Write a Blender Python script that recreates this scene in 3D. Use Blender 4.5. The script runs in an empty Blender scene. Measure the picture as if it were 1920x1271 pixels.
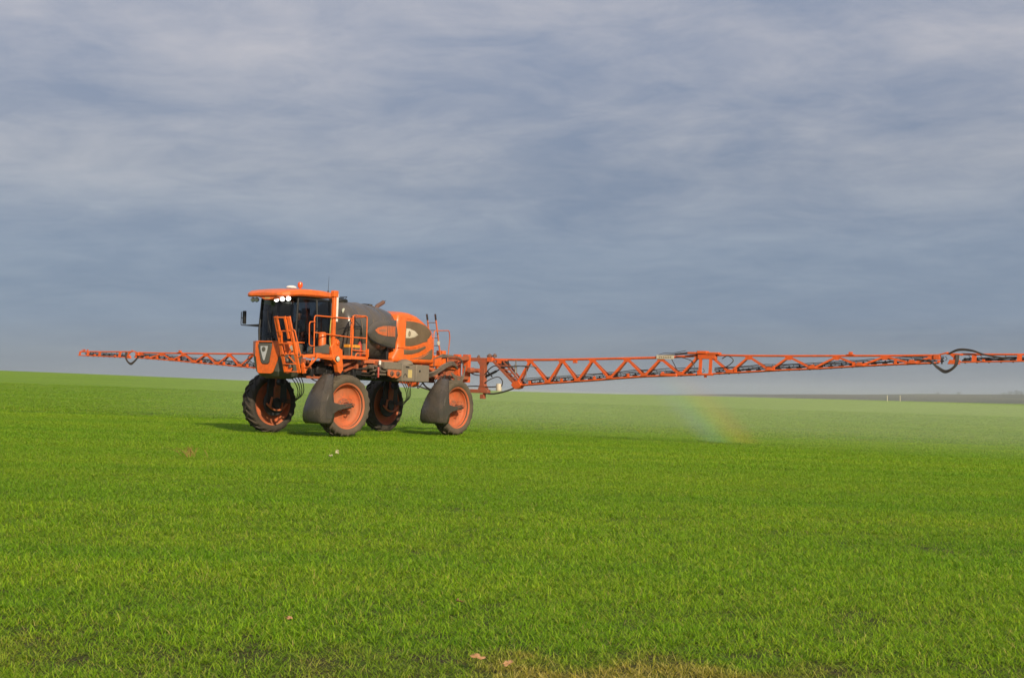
import bpy, math, random
from mathutils import Vector, Matrix, noise as mnoise
random.seed(7)
R = math.radians
sc = bpy.context.scene
COL = sc.collection

# ------------------------------------------------------------------ camera
cam_d = bpy.data.cameras.new('camera')
cam = bpy.data.objects.new('camera', cam_d)
COL.objects.link(cam)
sc.camera = cam
CAMZ = 1.68
cam.location = (0, 0, CAMZ)
cam.rotation_euler = (R(90) + math.atan(110 / 2650), 0, 0)
cam_d.sensor_width = 36
cam_d.lens = 36 * 2650 / 1920
cam_d.clip_start = 0.1
cam_d.clip_end = 30000

# ------------------------------------------------------------------ sun, sky, exposure
SUN_EL, SUN_AZ = 25.0, 156.0      # azimuth clockwise from +Y
sun_d = bpy.data.lights.new('sun', 'SUN')
sun = bpy.data.objects.new('sun', sun_d)
COL.objects.link(sun)
sdir = Vector((math.sin(R(SUN_AZ)) * math.cos(R(SUN_EL)), math.cos(R(SUN_AZ)) * math.cos(R(SUN_EL)), math.sin(R(SUN_EL))))
sun.rotation_euler = sdir.to_track_quat('Z', 'Y').to_euler()
sun_d.energy = 4.6
sun_d.angle = R(0.6)
sun_d.color = (1.0, 0.86, 0.64)

world = bpy.data.worlds.new('World')
sc.world = world
world.use_nodes = True
wt = world.node_tree
wt.nodes.clear()


def N(nt, typ, **kw):
    n = nt.nodes.new(typ)
    for k, v in kw.items():
        if k == 'inp':
            for kk, vv in v.items():
                n.inputs[kk].default_value = vv
        else:
            setattr(n, k, v)
    return n


def math_n(nt, op, a, b=None, c=None, clamp=False):
    n = nt.nodes.new('ShaderNodeMath')
    n.operation = op
    n.use_clamp = clamp
    for i, v in enumerate((a, b, c)):
        if v is None:
            continue
        if isinstance(v, (int, float)):
            n.inputs[i].default_value = v
        else:
            nt.links.new(v, n.inputs[i])
    return n.outputs[0]


def mix_c(nt, fac, a, b, blend='MIX'):
    n = nt.nodes.new('ShaderNodeMix')
    n.data_type = 'RGBA'
    n.blend_type = blend
    for idx, v in ((0, fac), (6, a), (7, b)):
        if isinstance(v, (int, float)):
            n.inputs[idx].default_value = v
        elif isinstance(v, (tuple, list)):
            n.inputs[idx].default_value = (*v[:3], 1)
        else:
            nt.links.new(v, n.inputs[idx])
    return n.outputs[2]


def ramp(nt, fac, stops, interp='LINEAR'):
    n = nt.nodes.new('ShaderNodeValToRGB')
    cr = n.color_ramp
    cr.interpolation = interp
    while len(cr.elements) < len(stops):
        cr.elements.new(0.5)
    for e, (p, c) in zip(cr.elements, stops):
        e.position = p
        if isinstance(c, (int, float)):
            c = (c, c, c)
        e.color = (*c, 1)
    nt.links.new(fac, n.inputs[0])
    return n.outputs[0]


def noise_n(nt, vec, scale, detail=4, rough=0.55, dist=0.0, dim='3D'):
    n = nt.nodes.new('ShaderNodeTexNoise')
    n.noise_dimensions = dim
    n.inputs['Scale'].default_value = scale
    n.inputs['Detail'].default_value = detail
    n.inputs['Roughness'].default_value = rough
    n.inputs['Distortion'].default_value = dist
    if vec is not None:
        nt.links.new(vec, n.inputs['Vector'])
    return n.outputs['Fac']


def mapping(nt, vec, scale=(1, 1, 1), loc=(0, 0, 0), rot=(0, 0, 0)):
    n = nt.nodes.new('ShaderNodeMapping')
    n.inputs['Scale'].default_value = scale
    n.inputs['Location'].default_value = loc
    n.inputs['Rotation'].default_value = rot
    nt.links.new(vec, n.inputs[0])
    return n.outputs[0]


def build_world():
    nt = wt
    out = N(nt, 'ShaderNodeOutputWorld')
    sky = N(nt, 'ShaderNodeTexSky', sky_type='NISHITA', sun_disc=False)
    sky.sun_elevation = R(SUN_EL)
    sky.sun_rotation = R(SUN_AZ)
    sky.air_density = 1.0
    sky.dust_density = 1.5
    sky.ozone_density = 1.2
    bg1 = N(nt, 'ShaderNodeBackground')
    bg1.inputs[1].default_value = 0.10
    nt.links.new(sky.outputs[0], bg1.inputs[0])
    tc = N(nt, 'ShaderNodeTexCoord')
    sep = N(nt, 'ShaderNodeSeparateXYZ')
    nt.links.new(tc.outputs['Generated'], sep.inputs[0])
    x, y, z = sep.outputs
    zc = math_n(nt, 'MAXIMUM', z, 0.0)
    den = math_n(nt, 'ADD', zc, 0.17)
    u = math_n(nt, 'DIVIDE', x, den)
    v = math_n(nt, 'DIVIDE', y, den)
    comb = N(nt, 'ShaderNodeCombineXYZ')
    nt.links.new(u, comb.inputs[0])
    nt.links.new(v, comb.inputs[1])
    uv = comb.outputs[0]
    # vertical colour structure of the thin cloud deck
    base = ramp(nt, z, [(0.0, (0.150, 0.172, 0.200)), (0.022, (0.142, 0.178, 0.238)), (0.055, (0.128, 0.180, 0.285)),
                        (0.105, (0.143, 0.190, 0.290)), (0.16, (0.218, 0.250, 0.326)), (0.24, (0.290, 0.315, 0.388)),
                        (0.5, (0.30, 0.335, 0.42)), (1.0, (0.34, 0.39, 0.50))])
    # streaks
    a = noise_n(nt, mapping(nt, uv, (2.1, 2.4, 1), (3.1, 0.4, 0), (0, 0, R(14))), 1.0, 8, 0.60, 0.5)
    b = noise_n(nt, mapping(nt, uv, (6.0, 6.6, 1), (7.7, 2.2, 0), (0, 0, R(-10))), 1.0, 8, 0.62, 0.6)
    c = noise_n(nt, mapping(nt, uv, (0.75, 0.95, 1), (1.3, 5.2, 0)), 1.0, 3, 0.5, 0.3)
    sa = ramp(nt, a, [(0.38, 0.0), (0.64, 1.0)])
    sb = ramp(nt, b, [(0.40, 0.0), (0.66, 1.0)])
    scc = ramp(nt, c, [(0.3, 0.0), (0.7, 1.0)])
    s1 = math_n(nt, 'MULTIPLY_ADD', sa, 0.44, math_n(nt, 'MULTIPLY_ADD', sb, 0.20, math_n(nt, 'MULTIPLY', scc, 0.52)))
    # more contrast higher up, calmer towards the horizon
    amp = ramp(nt, z, [(0.0, 0.15), (0.05, 0.42), (0.10, 0.8), (0.15, 1.0), (0.3, 1.05)])
    s2 = math_n(nt, 'ADD', math_n(nt, 'MULTIPLY', math_n(nt, 'SUBTRACT', s1, 0.5), amp), 0.5, clamp=True)
    dark = mix_c(nt, 1.0, base, (0.74, 0.81, 0.92), 'MULTIPLY')
    light = mix_c(nt, 1.0, base, (1.80, 1.58, 1.34), 'MULTIPLY')
    cl = mix_c(nt, s2, dark, light)
    bg2 = N(nt, 'ShaderNodeBackground')
    nt.links.new(cl, bg2.inputs[0])
    bg2.inputs[1].default_value = 1.0
    mx = N(nt, 'ShaderNodeMixShader')
    mx.inputs[0].default_value = 0.88
    nt.links.new(bg1.outputs[0], mx.inputs[1])
    nt.links.new(bg2.outputs[0], mx.inputs[2])
    nt.links.new(mx.outputs[0], out.inputs[0])


build_world()
vs = sc.view_settings
vs.view_transform = 'Standard'
vs.look = 'None'
vs.gamma = 1
vs.use_curve_mapping = False
vs.exposure = 0.14
sc.cycles.max_bounces = 8
sc.cycles.transparent_max_bounces = 16
sc.cycles.volume_bounces = 1


# ------------------------------------------------------------------ mesh helpers
class MB:
    def __init__(s):
        s.v = []
        s.f = []
        s.chunks = []

    def add(s, vs_, fs):
        o = len(s.v)
        s.chunks.append((len(s.v), len(s.f)))
        s.v += [tuple(p) for p in vs_]
        s.f += [tuple(o + i for i in f) for f in fs]
        return s

    def box(s, x0, x1, y0, y1, z0, z1):
        x0, x1 = min(x0, x1), max(x0, x1)
        y0, y1 = min(y0, y1), max(y0, y1)
        z0, z1 = min(z0, z1), max(z0, z1)
        return s.add([(x0, y0, z0), (x1, y0, z0), (x1, y1, z0), (x0, y1, z0), (x0, y0, z1), (x1, y0, z1), (x1, y1, z1), (x0, y1, z1)],
                     [(0, 3, 2, 1), (4, 5, 6, 7), (0, 1, 5, 4), (1, 2, 6, 5), (2, 3, 7, 6), (3, 0, 4, 7)])

    def bar(s, p, q, w, h=None, up=(0, 0, 1)):
        h = h or w
        p, q = Vector(p), Vector(q)
        d = (q - p).normalized()
        u = Vector(up)
        a = d.cross(u)
        if a.length < 1e-3:
            a = d.cross(Vector((0, 1, 0)))
        a.normalize()
        b = a.cross(d).normalized()
        vs_ = []
        for c in (p, q):
            for i, j in ((-1, -1), (1, -1), (1, 1), (-1, 1)):
                vs_.append(c + a * (i * w / 2) + b * (j * h / 2))
        return s.add(vs_, [(0, 1, 2, 3), (7, 6, 5, 4), (0, 4, 5, 1), (1, 5, 6, 2), (2, 6, 7, 3), (3, 7, 4, 0)])

    def tube(s, pts, r, n=8):
        pts = [Vector(p) for p in pts]
        if isinstance(r, (int, float)):
            r = [r] * len(pts)
        prev = None
        rings = []
        for i, p in enumerate(pts):
            if i == 0:
                d = pts[1] - p
            elif i == len(pts) - 1:
                d = p - pts[-2]
            else:
                d = (pts[i + 1] - p).normalized() + (p - pts[i - 1]).normalized()
            d.normalize()
            if prev is None:
                a = d.cross(Vector((0, 0, 1)))
                if a.length < 1e-3:
                    a = d.cross(Vector((1, 0, 0)))
            else:
                a = prev - d * prev.dot(d)
            a.normalize()
            prev = a
            b = d.cross(a)
            rings.append([p + (a * math.cos(2 * math.pi * k / n) + b * math.sin(2 * math.pi * k / n)) * r[i] for k in range(n)])
        return s.loft(rings)

    def loft(s, rings, cap=True, closed=True):
        n = len(rings[0])
        vs_ = [p for rg in rings for p in rg]
        fs = []
        m = n if closed else n - 1
        for i in range(len(rings) - 1):
            for k in range(m):
                k2 = (k + 1) % n
                fs.append((i * n + k, i * n + k2, (i + 1) * n + k2, (i + 1) * n + k))
        if cap and closed:
            fs.append(tuple(range(n))[::-1])
            fs.append(tuple((len(rings) - 1) * n + k for k in range(n)))
        return s.add(vs_, fs)

    def prism(s, poly, axis, a0, a1):
        def P(p, a):
            if axis == 'y':
                return (p[0], a, p[1])
            if axis == 'x':
                return (a, p[0], p[1])
            return (p[0], p[1], a)
        return s.loft([[P(p, a0) for p in poly], [P(p, a1) for p in poly]])

    def pillow(s, poly, layers):
        """side outline (x,z) stacked along y; each layer (y, inset)"""
        n = len(poly)
        ar = sum(poly[i][0] * poly[(i + 1) % n][1] - poly[(i + 1) % n][0] * poly[i][1] for i in range(n))
        sg = 1 if ar > 0 else -1
        nrm = []
        for i in range(n):
            a, b, c = Vector(poly[i - 1]), Vector(poly[i]), Vector(poly[(i + 1) % n])
            e1, e2 = (b - a).normalized(), (c - b).normalized()
            m = Vector((e1.y + e2.y, -e1.x - e2.x)) * sg
            if m.length > 1e-4:
                m.normalize()
            nrm.append(m)
        return s.loft([[(p[0] - nrm[i].x * ins, y, p[1] - nrm[i].y * ins) for i, p in enumerate(poly)] for y, ins in layers])

    def lathe(s, prof, n=32, o=(0, 0, 0), axis='y', cap=False):
        rings = []
        for r, a in prof:
            rg = []
            for k in range(n):
                t = 2 * math.pi * k / n
                c, d = r * math.cos(t), r * math.sin(t)
                q = (c, a, d) if axis == 'y' else ((c, d, a) if axis == 'z' else (a, c, d))
                rg.append((q[0] + o[0], q[1] + o[1], q[2] + o[2]))
            rings.append(rg)
        return s.loft(rings, cap=cap)

    def build_each(s, name, mat, parent=None, **kw):
        """one object per shape that was added"""
        out = []
        ends = s.chunks[1:] + [(len(s.v), len(s.f))]
        for (v0, f0), (v1, f1) in zip(s.chunks, ends):
            m = MB()
            m.v = s.v[v0:v1]
            m.f = [tuple(i - v0 for i in f) for f in s.f[f0:f1]]
            out.append(m.build(name, mat, parent, **kw))
        return out

    def build(s, name, mat, parent=None, bevel=0, smooth=35, sub=0, solid=0, label=None, kind=None):
        me = bpy.data.meshes.new(name)
        me.from_pydata(s.v, [], s.f)
        me.validate()
        import bmesh
        bm = bmesh.new()
        bm.from_mesh(me)
        if not solid:
            bmesh.ops.recalc_face_normals(bm, faces=bm.faces)
        bm.to_mesh(me)
        bm.free()
        if smooth:
            for p in me.polygons:
                p.use_smooth = True
            me.set_sharp_from_angle(angle=R(smooth))
        me.materials.append(mat)
        o = bpy.data.objects.new(name, me)
        COL.objects.link(o)
        if parent:
            o.parent = parent
        if solid:
            m = o.modifiers.new('solid', 'SOLIDIFY')
            m.thickness = solid
            m.offset = 0
        if bevel:
            m = o.modifiers.new('bevel', 'BEVEL')
            m.width = bevel
            m.segments = 2
            m.limit_method = 'ANGLE'
            m.angle_limit = R(35)
        if sub:
            m = o.modifiers.new('sub', 'SUBSURF')
            m.levels = sub
            m.render_levels = sub
        if label:
            o['label'] = label
        if kind:
            o['kind'] = kind
        return o


def tag(o, label=None, cat=None, group=None, kind=None):
    if label:
        o['label'] = label
    if cat:
        o['category'] = cat
    if group:
        o['group'] = group
    if kind:
        o['kind'] = kind
    return o


def empty(name, parent=None):
    o = bpy.data.objects.new(name, None)
    o.empty_display_size = 0.2
    COL.objects.link(o)
    if parent:
        o.parent = parent
    return o


def copy_obj(o, parent):
    c = o.copy()
    COL.objects.link(c)
    c.parent = parent
    return c


def fillet(pts, r=0.08, n=4):
    """round the corners of a 3-D path"""
    pts = [Vector(p) for p in pts]
    out = [pts[0]]
    for i in range(1, len(pts) - 1):
        a, b, c = pts[i - 1], pts[i], pts[i + 1]
        da, dc = (a - b), (c - b)
        rr = min(r, da.length * 0.45, dc.length * 0.45)
        p0, p2 = b + da.normalized() * rr, b + dc.normalized() * rr
        for k in range(n + 1):
            t = k / n
            out.append(p0 * (1 - t) ** 2 + b * 2 * t * (1 - t) + p2 * t * t)
    out.append(pts[-1])
    return out


def spline(pts, n=6):
    pts = [Vector(p) for p in pts]
    out = []
    for i in range(len(pts) - 1):
        p0 = pts[max(i - 1, 0)]
        p1, p2 = pts[i], pts[i + 1]
        p3 = pts[min(i + 2, len(pts) - 1)]
        for k in range(n):
            t = k / n
            out.append(0.5 * ((2 * p1) + (p2 - p0) * t + (2 * p0 - 5 * p1 + 4 * p2 - p3) * t * t + (3 * p1 - p0 - 3 * p2 + p3) * t ** 3))
    out.append(pts[-1])
    return out


# ------------------------------------------------------------------ materials
def principled(name, col, rough=0.5, metal=0.0, dust=None, dust_amt=0.0, dust_scale=3.0, var=0.15, bump=0.0, bump_scale=40, spec=None, coat=0.0, wear=None):
    m = bpy.data.materials.new(name)
    m.use_nodes = True
    nt = m.node_tree
    b = nt.nodes['Principled BSDF']
    b.inputs['Roughness'].default_value = rough
    b.inputs['Metallic'].default_value = metal
    if coat:
        b.inputs['Coat Weight'].default_value = coat
        b.inputs['Coat Roughness'].default_value = 0.12
    if spec is not None:
        b.inputs['Specular IOR Level'].default_value = spec
    geo = N(nt, 'ShaderNodeNewGeometry')
    tc = N(nt, 'ShaderNodeTexCoord')
    n1 = noise_n(nt, geo.outputs['Position'], dust_scale, 6, 0.6)
    v = ramp(nt, noise_n(nt, geo.outputs['Position'], dust_scale * 2.3, 5, 0.6), [(0.3, 1 - var), (0.7, 1 + var * 0.4)])
    c = mix_c(nt, 1.0, col, v, 'MULTIPLY')
    rough_out = None
    if dust:
        f = ramp(nt, n1, [(0.30, max(0.0, dust_amt - 0.35)), (0.68, min(1, dust_amt + 0.25))])
        c = mix_c(nt, f, c, dust)
        # finer splashes and runs of dried mud
        f2 = ramp(nt, noise_n(nt, mapping(nt, geo.outputs['Position'], (1, 1, .45)), dust_scale * 5, 7, 0.7), [(0.50, 0.0), (0.74, min(.75, .25 + dust_amt))])
        c = mix_c(nt, f2, c, (dust[0] * .62, dust[1] * .62, dust[2] * .6))
        rough_out = math_n(nt, 'MULTIPLY_ADD', f, 0.28, rough, clamp=True)
        nt.links.new(rough_out, b.inputs['Roughness'])
    nt.links.new(c, b.inputs['Base Color'])
    if bump:
        bn = N(nt, 'ShaderNodeBump')
        bn.inputs['Strength'].default_value = bump
        bn.inputs['Distance'].default_value = 0.01
        nt.links.new(noise_n(nt, geo.outputs['Position'], bump_scale, 4), bn.inputs['Height'])
        nt.links.new(bn.outputs[0], b.inputs['Normal'])
    return m


DUST = (0.20, 0.145, 0.095)
M = {}
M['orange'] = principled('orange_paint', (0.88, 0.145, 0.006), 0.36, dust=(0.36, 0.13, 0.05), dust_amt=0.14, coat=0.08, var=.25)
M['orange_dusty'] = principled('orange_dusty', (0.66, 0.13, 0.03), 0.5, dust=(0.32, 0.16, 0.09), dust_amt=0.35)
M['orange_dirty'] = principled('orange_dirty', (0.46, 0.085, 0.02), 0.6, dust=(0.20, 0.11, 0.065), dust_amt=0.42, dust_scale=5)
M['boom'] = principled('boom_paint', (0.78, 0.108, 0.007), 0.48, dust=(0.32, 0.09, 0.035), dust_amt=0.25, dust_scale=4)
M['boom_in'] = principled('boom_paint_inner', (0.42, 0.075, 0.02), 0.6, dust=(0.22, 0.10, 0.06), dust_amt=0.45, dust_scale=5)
M['rim'] = principled('rim_paint', (0.62, 0.105, 0.02), 0.6, dust=(0.30, 0.14, 0.07), dust_amt=0.46, dust_scale=2)
M['tyre'] = principled('tyre_rubber', (0.035, 0.032, 0.028), 0.75, dust=(0.125, 0.095, 0.06), dust_amt=0.68, dust_scale=2.5, bump=0.25)
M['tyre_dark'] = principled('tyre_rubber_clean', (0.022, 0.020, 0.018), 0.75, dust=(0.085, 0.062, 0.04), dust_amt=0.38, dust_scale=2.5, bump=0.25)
M['plastic'] = principled('grey_plastic', (0.045, 0.043, 0.041), 0.18, dust=(0.125, 0.095, 0.07), dust_amt=0.30, dust_scale=1.6)
M['nose_grey'] = principled('nose_grey', (0.075, 0.078, 0.068), 0.4, dust=(0.13, 0.115, 0.085), dust_amt=0.3)
M['tank'] = principled('tank_plastic', (0.065, 0.063, 0.062), 0.20, dust=(0.145, 0.112, 0.085), dust_amt=0.34, dust_scale=1.1)
M['black'] = principled('black_rubber', (0.014, 0.013, 0.013), 0.5)
M['hose'] = principled('hose_rubber', (0.022, 0.02, 0.02), 0.45, dust=(0.10, 0.07, 0.05), dust_amt=0.25)
M['hose_dusty'] = principled('hose_dusty', (0.05, 0.045, 0.04), 0.6, dust=(0.20, 0.15, 0.11), dust_amt=0.6)
M['boxgrey'] = principled('box_grey', (0.15, 0.13, 0.105), 0.65, dust=(0.22, 0.175, 0.125), dust_amt=0.6, dust_scale=3)
M['steel'] = principled('steel', (0.35, 0.33, 0.31), 0.4, metal=0.8, dust=DUST, dust_amt=0.45)
M['rust'] = principled('rusty_pipe', (0.16, 0.07, 0.045), 0.7, dust=(0.12, 0.08, 0.06), dust_amt=0.4, dust_scale=9)
M['white'] = principled('white_plastic', (0.75, 0.73, 0.68), 0.4)
M['cream'] = principled('cream_plate', (0.62, 0.55, 0.42), 0.5, dust=(0.35, 0.25, 0.16), dust_amt=0.15)
M['yellow'] = principled('yellow_plastic', (0.72, 0.30, 0.03), 0.5)
M['sticker'] = principled('yellow_sticker', (0.55, 0.42, 0.16), 0.6)
M['red'] = principled('red_paint', (0.50, 0.03, 0.02), 0.4, dust=DUST, dust_amt=0.2)
M['grille'] = principled('grille_mesh', (0.095, 0.062, 0.033), 0.65, dust=(0.19, 0.13, 0.075), dust_amt=0.5, dust_scale=2)
M['silver'] = principled('silver', (0.62, 0.62, 0.60), 0.3, metal=0.3)
M['seat'] = principled('seat_fabric', (0.03, 0.04, 0.06), 0.8)
M['interior'] = principled('interior_plastic', (0.03, 0.03, 0.033), 0.6)
M['skin'] = principled('skin', (0.45, 0.22, 0.14), 0.5)
M['jacket'] = principled('jacket_cloth', (0.03, 0.045, 0.075), 0.85)
M['leaf'] = principled('dry_leaf', (0.42, 0.25, 0.12), 0.7, dust=(0.30, 0.12, 0.05), dust_amt=0.2, dust_scale=30)
M['straw'] = principled('pale_straw', (0.45, 0.42, 0.25), 0.7)
M['weed'] = principled('dry_weed', (0.30, 0.20, 0.05), 0.8)
M['level'] = principled('yellow_green_hose', (0.48, 0.45, 0.10), 0.4)


def mat_glass(name, tint, ior=1.45):
    m = bpy.data.materials.new(name)
    m.use_nodes = True
    nt = m.node_tree
    nt.nodes.clear()
    out = N(nt, 'ShaderNodeOutputMaterial')
    tr = N(nt, 'ShaderNodeBsdfTransparent')
    tr.inputs[0].default_value = (*tint, 1)
    gl = N(nt, 'ShaderNodeBsdfGlossy')
    gl.inputs['Roughness'].default_value = 0.03
    fr = N(nt, 'ShaderNodeFresnel')
    fr.inputs[0].default_value = ior
    mx = N(nt, 'ShaderNodeMixShader')
    nt.links.new(fr.outputs[0], mx.inputs[0])
    nt.links.new(tr.outputs[0], mx.inputs[1])
    nt.links.new(gl.outputs[0], mx.inputs[2])
    nt.links.new(mx.outputs[0], out.inputs[0])
    return m


M['glass'] = mat_glass('tinted_cab_glass', (0.26, 0.29, 0.31))


def mat_emit(name, col, st):
    m = bpy.data.materials.new(name)
    m.use_nodes = True
    nt = m.node_tree
    b = nt.nodes['Principled BSDF']
    b.inputs['Base Color'].default_value = (*col, 1)
    b.inputs['Emission Color'].default_value = (*col, 1)
    b.inputs['Emission Strength'].default_value = st
    return m


M['lamp'] = mat_emit('lit_lamp', (1, 0.98, 0.92), 6.0)
M['beacon'] = principled('amber_lens', (0.75, 0.10, 0.015), 0.2)
M['lens'] = principled('lamp_lens', (0.55, 0.56, 0.45), 0.15, spec=0.8)

# ------------------------------------------------------------------ ground
GX, GY = -0.034, 0.0045
S_PTS = [(-1.2, .048), (-0.362, .0196), (-0.19, .01245), (-0.0226, .0049), (0.128, .00113), (0.25, -.0018), (0.362, -.0049), (1.2, -.020)]
RIDGE = 300.0


def skyline(u):
    if u <= S_PTS[0][0]:
        return S_PTS[0][1]
    for (a, sa), (b, sb) in zip(S_PTS, S_PTS[1:]):
        if u <= b:
            t = (u - a) / (b - a)
            return sa + (sb - sa) * t
    return S_PTS[-1][1]


def ground_z(X, Y):
    if Y < 20:
        base = GX * X + GY * Y
        return max(-12, min(12, base))
    Yc = min(Y, 2000)
    u = max(-1.2, min(1.2, X / Yc))
    Xc = u * Yc
    if Y <= 70:
        return GX * Xc + GY * Y
    if Y <= RIDGE:
        pl = GX * Xc + GY * Y
        us = sum(skyline(u + d) for d in (-.06, -.03, 0, .03, .06)) / 5
        zr = CAMZ + us * RIDGE
        plr = RIDGE * (GX * u + GY)
        t = (Y - 70) / (RIDGE - 70)
        w = t * t * (1.6 - 0.6 * t)
        return pl + (zr - plr) * w + 0.05 * math.sin(Y * 0.085 + X * 0.013) * min(1, (Y - 70) / 40)
    us = sum(skyline(u + d) for d in (-.06, -.03, 0, .03, .06)) / 5
    zr = CAMZ + us * RIDGE + 0.05 * math.sin(RIDGE * 0.085 + X * 0.013)
    d = Y - RIDGE
    return zr + (us + .004) * 0.0 - d * d * 0.00045 - 0.002 * d


def mat_field():
    m = bpy.data.materials.new('crop_soil')
    m.use_nodes = True
    nt = m.node_tree
    b = nt.nodes['Principled BSDF']
    b.inputs['Roughness'].default_value = 0.9
    b.inputs['Specular IOR Level'].default_value = 0.15
    geo = N(nt, 'ShaderNodeNewGeometry')
    pos = geo.outputs['Position']
    sep = N(nt, 'ShaderNodeSeparateXYZ')
    nt.links.new(pos, sep.inputs[0])
    # soil near the camera, crop colour where blades are too small to tell apart
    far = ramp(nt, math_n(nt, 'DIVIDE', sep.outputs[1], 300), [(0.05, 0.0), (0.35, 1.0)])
    soil = ramp(nt, noise_n(nt, pos, 9, 6), [(0.35, (0.030, 0.021, 0.010)), (0.7, (0.065, 0.045, 0.022))])
    g1 = noise_n(nt, mapping(nt, pos, (0.05, 0.16, 0.1)), 1.0, 6, 0.6, 0.5)
    g2 = noise_n(nt, pos, 2.2, 6, 0.7)
    g3 = noise_n(nt, mapping(nt, pos, (1.2, 0.25, 1)), 1.0, 6, 0.75)
    grass = ramp(nt, g1, [(0.32, (0.168, 0.290, 0.009)), (0.5, (0.198, 0.322, 0.013)), (0.68, (0.228, 0.350, 0.020))])
    gr2 = mix_c(nt, 1.0, grass, ramp(nt, g2, [(0.3, 0.72), (0.7, 1.25)]), 'MULTIPLY')
    gr3 = mix_c(nt, 1.0, gr2, ramp(nt, g3, [(0.3, 0.85), (0.7, 1.12)]), 'MULTIPLY')
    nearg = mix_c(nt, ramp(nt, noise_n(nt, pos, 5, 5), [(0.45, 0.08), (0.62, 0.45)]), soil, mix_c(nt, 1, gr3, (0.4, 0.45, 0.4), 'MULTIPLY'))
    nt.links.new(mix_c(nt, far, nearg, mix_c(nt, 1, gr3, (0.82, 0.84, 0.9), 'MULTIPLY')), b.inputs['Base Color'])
    bn = N(nt, 'ShaderNodeBump')
    bn.inputs['Strength'].default_value = 0.6
    bn.inputs['Distance'].default_value = 0.12
    nt.links.new(noise_n(nt, mapping(nt, pos, (1.0, 0.6, 1)), 3.0, 6, 0.75), bn.inputs['Height'])
    nt.links.new(bn.outputs[0], b.inputs['Normal'])
    return m


def build_field():
    mb = MB()
    ys = [-30 + 5 * i for i in range(20)] + [70 + 4 * i for i in range(1, 70)] + [350 + 25 * i for i in range(1, 12)]
    us = [i / 40 for i in range(-44, 45)]
    rows = []
    for Y in ys:
        W = max(abs(Y), 30) if Y > 0 else 30
        rows.append([(u * W * 1.0, Y, ground_z(u * W, Y)) for u in us])
    n = len(us)
    mb.add([p for r in rows for p in r], [(i * n + k, i * n + k + 1, (i + 1) * n + k + 1, (i + 1) * n + k) for i in range(len(rows) - 1) for k in range(n - 1)])
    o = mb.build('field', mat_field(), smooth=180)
    tag(o, 'gently sloping green winter crop field under the sprayer', kind='structure')
    return o


build_field()


def mat_far():
    m = bpy.data.materials.new('distant_land')
    m.use_nodes = True
    nt = m.node_tree
    b = nt.nodes['Principled BSDF']
    b.inputs['Roughness'].default_value = 1
    b.inputs['Specular IOR Level'].default_value = 0
    geo = N(nt, 'ShaderNodeNewGeometry')
    pos = geo.outputs['Position']
    f = noise_n(nt, mapping(nt, pos, (0.0030, 0.0065, 0), (2.3, 0.6, 0), (0, 0, R(12))), 1.0, 3, 0.5, 0.2)
    c = ramp(nt, f, [(0.30, (0.025, 0.027, 0.025)), (0.42, (0.04, 0.038, 0.032)), (0.50, (0.11, 0.072, 0.045)), (0.54, (0.05, 0.048, 0.03)), (0.62, (0.12, 0.095, 0.06)), (0.68, (0.035, 0.036, 0.028))], 'EASE')
    w = ramp(nt, noise_n(nt, mapping(nt, pos, (0.01, 0.004, 0)), 1, 5), [(0.5, 0.0), (0.6, 1.0)])
    nt.links.new(mix_c(nt, math_n(nt, 'MULTIPLY', w, 0.5), c, (0.04, 0.045, 0.03)), b.inputs['Base Color'])
    return m


def far_z(X, Y):
    d = math.hypot(X, Y)
    a = math.atan2(X, Y)
    # low valley that climbs to long hills
    t = max(0, min(1, (d - 900) / 3600))
    h = -14 + 25.5 * t * t * (3 - 2 * t)
    h += (mnoise.noise(Vector((a * 7, d * 0.0006, 0))) * 2.2 + mnoise.noise(Vector((a * 23, d * 0.0012, 4))) * 1.6) * t
    if d > 4600:
        h -= (d - 4600) * 0.010
    return h


def build_far():
    mb = MB()
    ds = [430 + 120 * i for i in range(45)] + [6200]
    angs = [R(-85 + i * 1.0) for i in range(0, 60)] + [R(-25 + i * 0.25) for i in range(0, 200)] + [R(25 + i) for i in range(0, 61)]
    rows = [[(math.sin(a) * d, math.cos(a) * d, far_z(math.sin(a) * d, math.cos(a) * d)) for a in angs] for d in ds]
    n = len(angs)
    mb.add([p for r in rows for p in r], [(i * n + k, i * n + k + 1, (i + 1) * n + k + 1, (i + 1) * n + k) for i in range(len(rows) - 1) for k in range(n - 1)])
    o = mb.build('distant_hills', mat_far(), smooth=180)
    tag(o, 'long low hills with ploughed fields on the far horizon', kind='structure')


build_far()

# ------------------------------------------------------------------ grass
YB = 8.95


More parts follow.
